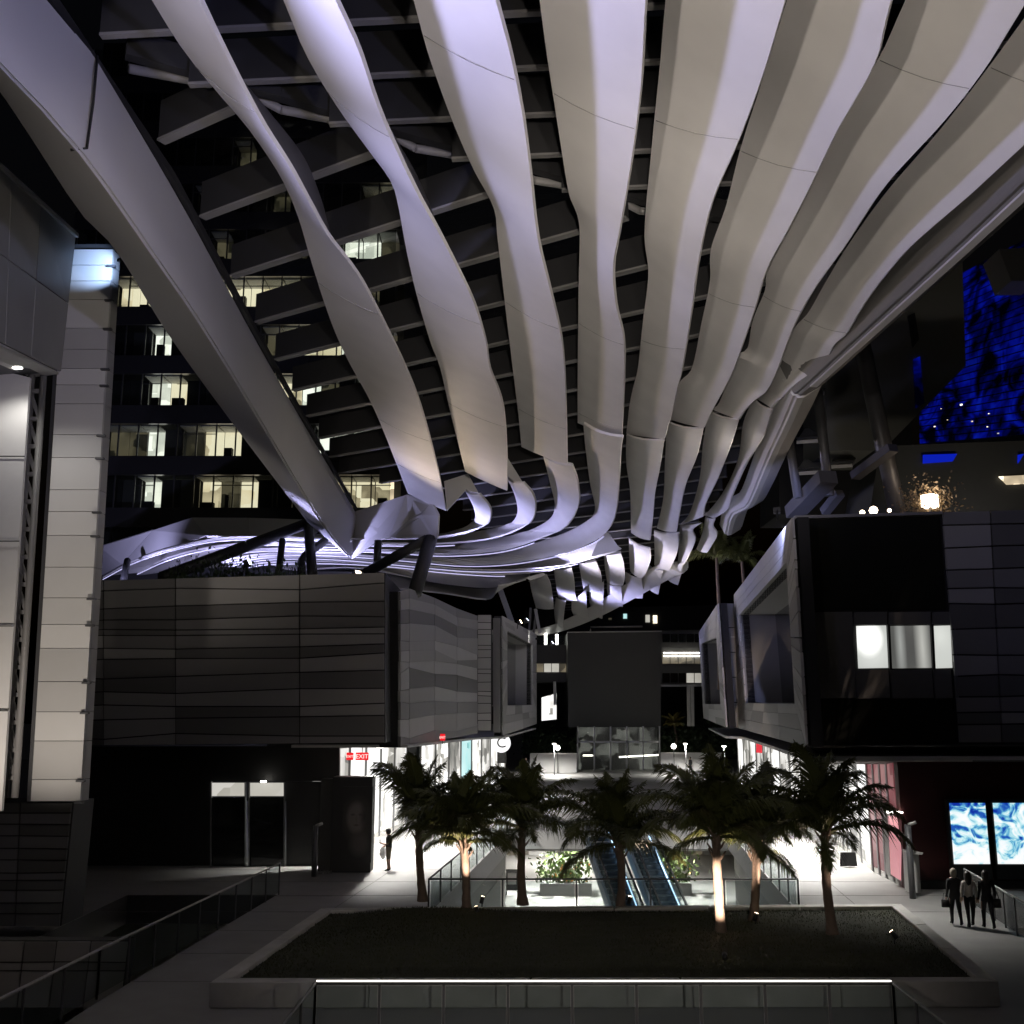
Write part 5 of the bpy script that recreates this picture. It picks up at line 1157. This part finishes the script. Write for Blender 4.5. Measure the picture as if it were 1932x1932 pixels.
capv = join([([(math.cos(a) * .1 * rr_, .05 + math.sin(a) * .115 * rr_, 1.625 + z) for rr_, z in ((1.02, -.02), (1.0, .04), (.7, .085), (.02, .1)) for a in [k * .5236 for k in range(12)]],
              [(i * 12 + j, i * 12 + (j + 1) % 12, (i + 1) * 12 + (j + 1) % 12, (i + 1) * 12 + j) for i in range(3) for j in range(12)]),
             (boxv(-.07, .07, .13, .25, 1.60, 1.612), BOXF)])
person('man in cap and shorts looking down at his hands, clear bag hanging', G((733, 1643), 0), math.radians(82), stand,
       {'mats': [SK, TEE, KH, SHOE], 'rule': lambda c: 0 if c.z > 1.44 else 3 if c.z < .12 else (0 if c.z < .47 else 2 if c.z < .95 and abs(c.x) < .2 and c.y < .15 else (1 if (c.z > 1.16 or (abs(c.x) < .17 and c.y < .16)) else 0))}, (DKH, .1), 1.72, None,
       [('cap', capv, CAP), ('plastic_bag', sack(.21, .31, .93), plastic), ('phone', (boxv(-.13, -.06, .36, .375, 1.14, 1.28), BOXF), M_BLACK)], 1.12)
for px, py, lab, hdg in ((992, 1461, 'tiny dark figure standing on the far left terrace', 2.8), (1303, 1458, 'tiny dark figure near the right end of the far terrace', 2.2), (1329, 1452, 'tiny pale figure by the far right terrace lights', 1.2)):
    person(lab, G((px, py), 0), hdg, {}, {'mats': [SK, BLKC if 'dark' in lab else WHC, BLKC if 'dark' in lab else WHC, SHOE], 'rule': rule(.86, .8)}, (DKH, .1), 1.72, None)

# ================================================================== LAWN UPLIGHTS, FAR LAMPS, FAR PALMS
def uplight(label, p, target, power, ang=55, col=(1, .76, .6), lens=M_LAMPO, h=.22):
    p = Vector(p); d = (Vector(target) - (p + Vector((0, 0, h)))).normalized()
    t = thing('garden_spotlight', label, 'spotlight', p, 'garden spotlights')
    tube('stake', [p + Vector((0, 0, -.1)), p + Vector((0, 0, h - .08))], .02, M_BLACK, t, 6)
    c = p + Vector((0, 0, h))
    tube('head', [c - d * .12, c + d * .10], .065, M_BLACK, t, 12)
    obj('lens', *tubev([c + d * .10, c + d * .112], .055, 12), lens, t)
    ld = bpy.data.lights.new('lamp', 'SPOT'); ld.energy = power; ld.color = col; ld.spot_size = math.radians(ang); ld.spot_blend = .7; ld.shadow_soft_size = .04
    lo = bpy.data.objects.new('lamp', ld); COL.objects.link(lo); lo.parent = t; lo.location = Vector((0, 0, h)) + d * .14; lo.rotation_euler = d.to_track_quat('-Z', 'Y').to_euler()
def on_lawn(px, py): p = G((px, py), .5); p.z = .5; return p
b, tp_ = PALM[4]; uplight('black garden spotlight in front of the floodlit white trunk', on_lawn(1368, 1822), lerp(b, tp_, .45), 11000, 26)
b, tp_ = PALM[5]; uplight('glowing garden spotlight between the two right palms', on_lawn(1426, 1745), tp_ + Vector((.8, .1, .6)), 3200, 32)
b, tp_ = PALM[6]; uplight('glowing garden spotlight alone at the right of the lawn', on_lawn(1688, 1780), lerp(b, tp_, .8), 200, 40)
b, tp_ = PALM[3]; uplight('garden spotlight at the foot of the palm before the escalators', on_lawn(1180, 1708) + Vector((.1, -.3, 0)), tp_ + Vector((.9, .1, .6)), 260, 36)
b, tp_ = PALM[1]; uplight('garden spotlight hidden in the grass below the rosy trunk', b + Vector((.35, -1.1, .12)), lerp(b, tp_, .9), 1300, 40)
b, tp_ = PALM[2]; uplight('garden spotlight hidden behind the grass below the third palm', b + Vector((-1.3, -.5, .02)), tp_ + Vector((-.7, 0, .4)), 100, 40)
def globe(label, px, py, d, r_, m, power, col, lz=None):
    c = D((px, py), d); t = thing('globe_lamp', label, 'lamp', (c.x, c.y, lz if lz is not None else c.z - .8))
    bm = bmesh.new(); bmesh.ops.create_icosphere(bm, subdivisions=2, radius=r_); me = bpy.data.meshes.new('globe'); bm.to_mesh(me); bm.free(); me.transform(Matrix.Translation(c)); me.shade_smooth()
    put('globe', me, m, t); tube('stem', [c - Vector((0, 0, r_)), (c.x, c.y, lz if lz is not None else c.z - .8)], .04, M_BLACK, t, 6)
    if power:
        ld = bpy.data.lights.new('lamp', 'POINT'); ld.energy = power; ld.color = col; ld.shadow_soft_size = r_; lo = bpy.data.objects.new('lamp', ld); COL.objects.link(lo); lo.parent = t
        lo.location = c - t.location + Vector((0, -r_ - .1, .1))
globe('globe lamp beside the far left terrace wall', 1052, 1411, 116, .28, M_LAMPW, 0, WHT, 0)
globe('globe lamp on the bank behind the right terrace wall', 1271, 1408, 116.5, .28, M_LAMPW, 0, WHT, 0)
# lit palm on the far bank, dark palm behind the right wing
def far_palm(label, base, top, L, m, seed):
    t = thing('palm_tree', label, 'palm tree', base); tube('trunk', [base, lerp(base, top, .5) + Vector((.1, 0, 0)), top], .16, M_TRUNK, t, 8, .1)
    r = random.Random(seed)
    for k in range(16):
        ci = r.choice((1, 2, 3, 4)); me = FM[(ci, k % 2)]
        if m is not M_FROND:
            key = ('y', ci, k % 2)
            if key not in FM: c = me.copy(); c.materials.clear(); c.materials.append(m); FM[key] = c
            me = FM[key]
        o = put('frond', me, None, t); o.location = top; o.rotation_euler = (0, 0, k * 2.4); s = L * r.uniform(.8, 1.1); o.scale = (s, s, s)
far_palm('slim palm lit gold on the far bank right of the black box', D((1278, 1416), 126), D((1272, 1368), 126), 1.9, M_FRONDY, 3)
far_palm('tall dark palm rising behind the right wing roof', Vector((*D((1352, 1130), 68).xy, 8)), D((1352, 1052), 68), 2.6, M_FROND, 5)
far_palm('second dark palm behind the right wing roof, nearer the corner', Vector((*D((1405, 1100), 66).xy, 8)), D((1400, 1060), 66), 2.2, M_FROND, 6)
# lamps and shrubs on the corner building roof
for px, py, r_, lab in ((1627, 967, .09, 'small warm globe on the right roof, leftmost'), (1648, 963, .15, 'larger warm globe on the right roof'), (1678, 963, .07, 'tiny warm globe on the right roof by the column')):
    globe(lab, px, py, 35, r_, M_LAMPO, 0, WARM)
p = D((1755, 972), 37); t = thing('roof_shrub', 'roof shrub glowing warmly round a lantern on the right building', 'shrub', p)
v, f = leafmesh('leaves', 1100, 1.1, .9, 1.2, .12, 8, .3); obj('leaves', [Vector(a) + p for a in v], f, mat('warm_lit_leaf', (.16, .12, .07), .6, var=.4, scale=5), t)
c = D((1754, 946), 36.6); tube('lantern', [c - Vector((0, 0, .22)), c + Vector((0, 0, .22))], .3, M_LAMPO, t, 12); tube('stem', [c - Vector((0, 0, .22)), Vector((c.x, c.y, p.z - .2))], .05, M_BLACK, t, 6)
ld = bpy.data.lights.new('lamp', 'POINT'); ld.energy = 22; ld.color = WARM; ld.shadow_soft_size = .3; lo = bpy.data.objects.new('lamp', ld); COL.objects.link(lo); lo.parent = t; lo.location = c - p + Vector((0, -.1, .45))

# ================================================================== LIGHTING FIXTURES OF THE PLACE AND ADDED FILL LAMPS
# lavender canopy floods, bracketed below the left edge beam just above the viewing terrace
for loc, tg, pw, an, where in (((-6.3, 8.0, 14.2), (-2.5, 12, 16.6), 520, 110, 'nearest on the left beam'), ((-6.3, 9.5, 14.3), (6, 17, 16.7), 3400, 62, 'second on the left beam'),
      ((-6.3, 11.0, 14.3), (3.0, 27, 16.6), 3900, 34, 'third on the left beam'), ((-6.3, 6.5, 14.3), (1.0, 36, 16.4), 4600, 20, 'last on the left beam'), ((-11.5, 44.5, 13.0), (-4.5, 44.0, 16.9), 1100, 80, 'on the striped building roof')):
    floodlight('lavender canopy floodlight ' + where, loc, tg, LAV, pw, an, .9, .28, 'lavender canopy floodlights')
# far lavender floods, on the far roofs
for i, (loc, tg, pw, an, where) in enumerate((((-5.5, 52, 12.4), (2, 52, 16.8), 3600, 120, 'on the curved wing roof'), ((-12, 58, 12.4), (-10, 57, 17), 4000, 140, 'behind the striped building roof'),
      ((-20, 63, 12.4), (-19, 62, 17), 4500, 140, 'under the far left arm of the canopy'), ((-14.5, 50.8, 12.2), (-16, 60, 17), 3600, 100, 'at the left of the striped roof'), ((-24, 55, 12.4), (-25, 65, 17.2), 3600, 110, 'behind the pale pier'), ((1.0, 66, 12.4), (6, 66, 16.8), 4200, 120, 'on the second left wing roof'), ((3.5, 88, 12.4), (9, 87, 16.5), 5200, 120, 'at the far canopy end'))):
    floodlight('far lavender floodlight ' + where, loc, tg, LAV, pw, an, .9, .15, 'lavender canopy floodlights')
floodlight('small blue-white floodlight on the corner of the right roof', D((1495, 971), 32.6) + Vector((-.5, 0, .1)), (10.9, 42, 12.4), (.45, .5, 1), 3000, 64, .8, .05, None, M_LAMPB, .22)
floodlight('blue-white floodlight fixed near the top of the pale pier', D((224, 492), 29.9), D((186, 503), 31.0), (.42, .6, 1), 420, 62, .8, .03, None, M_LAMPB, .12)
# added neutral and warm fill lamps, on the unseen viewing terrace and on the roofs
for loc, tg, pw, an, col, where in (((-5.5, 1.0, 8.2), (1.0, 16, 18.5), 4000, 70, NEUT, 'at left of the viewing terrace'), ((2.5, 1.0, 8.2), (4.5, 15, 19), 3300, 62, NEUT, 'at right of the viewing terrace'),
                              ((0.5, 0.5, 8.2), (2.5, 30, 16.6), 11000, 34, NEUT, 'in the middle of the viewing terrace'),
                              ((-6.6, 43.8, 12.4), (3, 37, 16.5), 1500, 100, WARM, 'on the edge of the striped roof'), ((10.6, 35.5, 13.2), (3, 37, 16.8), 700, 90, NEUT, 'on the right wing roof')):
    floodlight('added warm white canopy fill light ' + where, loc, tg, col, pw, an, .9, .25, 'added warm fill lights', M_LAMPO)
ORD = ['first', 'second', 'third', 'fourth', 'fifth', 'sixth']
floodlight('added low fill light under the viewing terrace washing the planter wall', (2, 4, 4.2), (1.8, 25, .45), NEUT, 2300, 46, .8, .2, 'added terrace fill lights', M_LAMPO)  # added unseen lamp to brighten the planter wall
floodlight('added lavender fill light at the right of the viewing terrace', (4.5, 1.5, 8.4), (-7.2, 16, 16.4), LAV, 4200, 48, .9, .2, 'added terrace fill lights')  # added unseen lamp putting lavender on the beam's inner face
floodlight('added neutral fill light at the terrace centre aimed along the left edge beam', (1.5, 1.0, 8.3), (-8.2, 27, 16.0), NEUT, 5200, 36, .9, .2, 'added terrace fill lights', M_LAMPO)  # added unseen lamp to brighten the left edge beam
floodlight('added fill light on the podium roof grazing the blank tower', (26, 52, 13), (28, 70, 33), NEUT, 1500, 80, .9, .2, 'roof floodlights', M_LAMPO)  # added lamp lifting the blank tower out of the dark
floodlight('small floodlight under the bright corner of the second left wing', D((1012, 1205), 84), D((996, 1198), 88), WHT, 160, 120, .9, .05, 'roof floodlights', M_LAMPO, .2)
for loc, tg, pw, an, where in (((.6, 67.5, 12.4), (9, 66, 16.6), 3200, 110, 'on the second left wing roof'), ((14.2, 64, 12.6), (8, 66, 16.6), 2200, 110, 'on the farther right wing roof')):
    floodlight('added far warm white fill light ' + where, loc, tg, NEUT, pw, an, .9, .25, 'added warm fill lights', M_LAMPO)  # added lamps to brighten the far ribbons
floodlight('added fill light behind the corner building lighting the balconies', (21, 60, 9), (24, 74, 24), NEUT, 1400, 70, .9, .2, 'roof floodlights', M_LAMPO)  # added lamp so that the balcony slabs show
# shop-walk downlights
def downlight(label, x, y, z, pw, ang=130, col=WHT, r_=.16, grp='downlights in the shop soffits'):
    t = thing('downlight', label, 'downlight', (x, y, z), grp)
    obj('rim', *tubev([(x, y, z + .02), (x, y, z - .05)], r_ * 1.2, 14), M_PALE[2], t); obj('lens', *tubev([(x, y, z - .05), (x, y, z - .06)], r_, 14), M_LAMPW, t)
    ld = bpy.data.lights.new('lamp', 'SPOT'); ld.energy = pw; ld.color = col; ld.spot_size = math.radians(ang); ld.spot_blend = .6; ld.shadow_soft_size = .15
    lo = bpy.data.objects.new('lamp', ld); COL.objects.link(lo); lo.parent = t; lo.location = (0, 0, -.09)
zc = z5 - .13
for k, (x, y, pw) in enumerate(((-5.9, 46.8, 4600), (-4.8, 52, 6000), (-3.6, 57.5, 5000), (-1.6, 66, 4500), (-.6, 75, 4500), (.6, 84, 4500))):
    downlight(ORD[k] + ' white downlight along the left soffit, counted from the hoarding', x, y, zc, pw)
for k, (x, y, pw) in enumerate(((12.2, 36.0, 1300), (12.6, 41, 4600), (13.2, 47, 6500), (14.2, 53, 5500), (15.0, 58.5, 2000))):
    downlight(ORD[k] + ' white downlight along the right soffit, counted from the corner building', x, y, zc, pw)
downlight('downlight washing the red wall at the right edge', 19.2, 40.0, zc - .1, 260, 100)
downlight('soffit downlight over the white wall at far left', D((32, 684), 28.4).x, 28.4, D((32, 690), 28.4).z, 260, 150)
# lower level and far terrace
for k, (x, y, pw) in enumerate(((1, 64, 6000), (8, 64, 6000), (3, 76, 8000), (11, 76, 8000), (5, 90, 5000))):
    downlight(ORD[k] + ' downlight in the lower level ceiling, counted from the well', x, y, -1.15, pw, 150)
for k, (x, y) in enumerate(((4.5, 112), (18.5, 112), (21, 104))):
    p = Vector((x, y, 0)); t = thing('lamp_post', ['slim lamp post beside the far left terrace wall', 'slim lamp post beside the far right terrace wall', 'slim lamp post nearer than the right terrace wall'][k], 'lamp post', p, 'far lamp posts')
    tube('post', [p, p + Vector((0, 0, 3.2))], .05, M_STEEL, t, 6); obj('head', *tubev([p + Vector((0, 0, 3.2)), p + Vector((0, 0, 3.3))], .2, 10), M_LAMPW, t)
    ld = bpy.data.lights.new('lamp', 'SPOT'); ld.energy = 4500; ld.color = WHT; ld.spot_size = math.radians(150); ld.spot_blend = .5; ld.shadow_soft_size = .2
    lo = bpy.data.objects.new('lamp', ld); COL.objects.link(lo); lo.parent = t; lo.location = (0, 0, 3.15)
# wall washers on the pale pier
floodlight('ground floodlight washing the pale pier from below', (-12.6, 23.0, .6), D((120, 1270), 31), NEUT, 2700, 44, .9, .2, None, M_LAMPO)
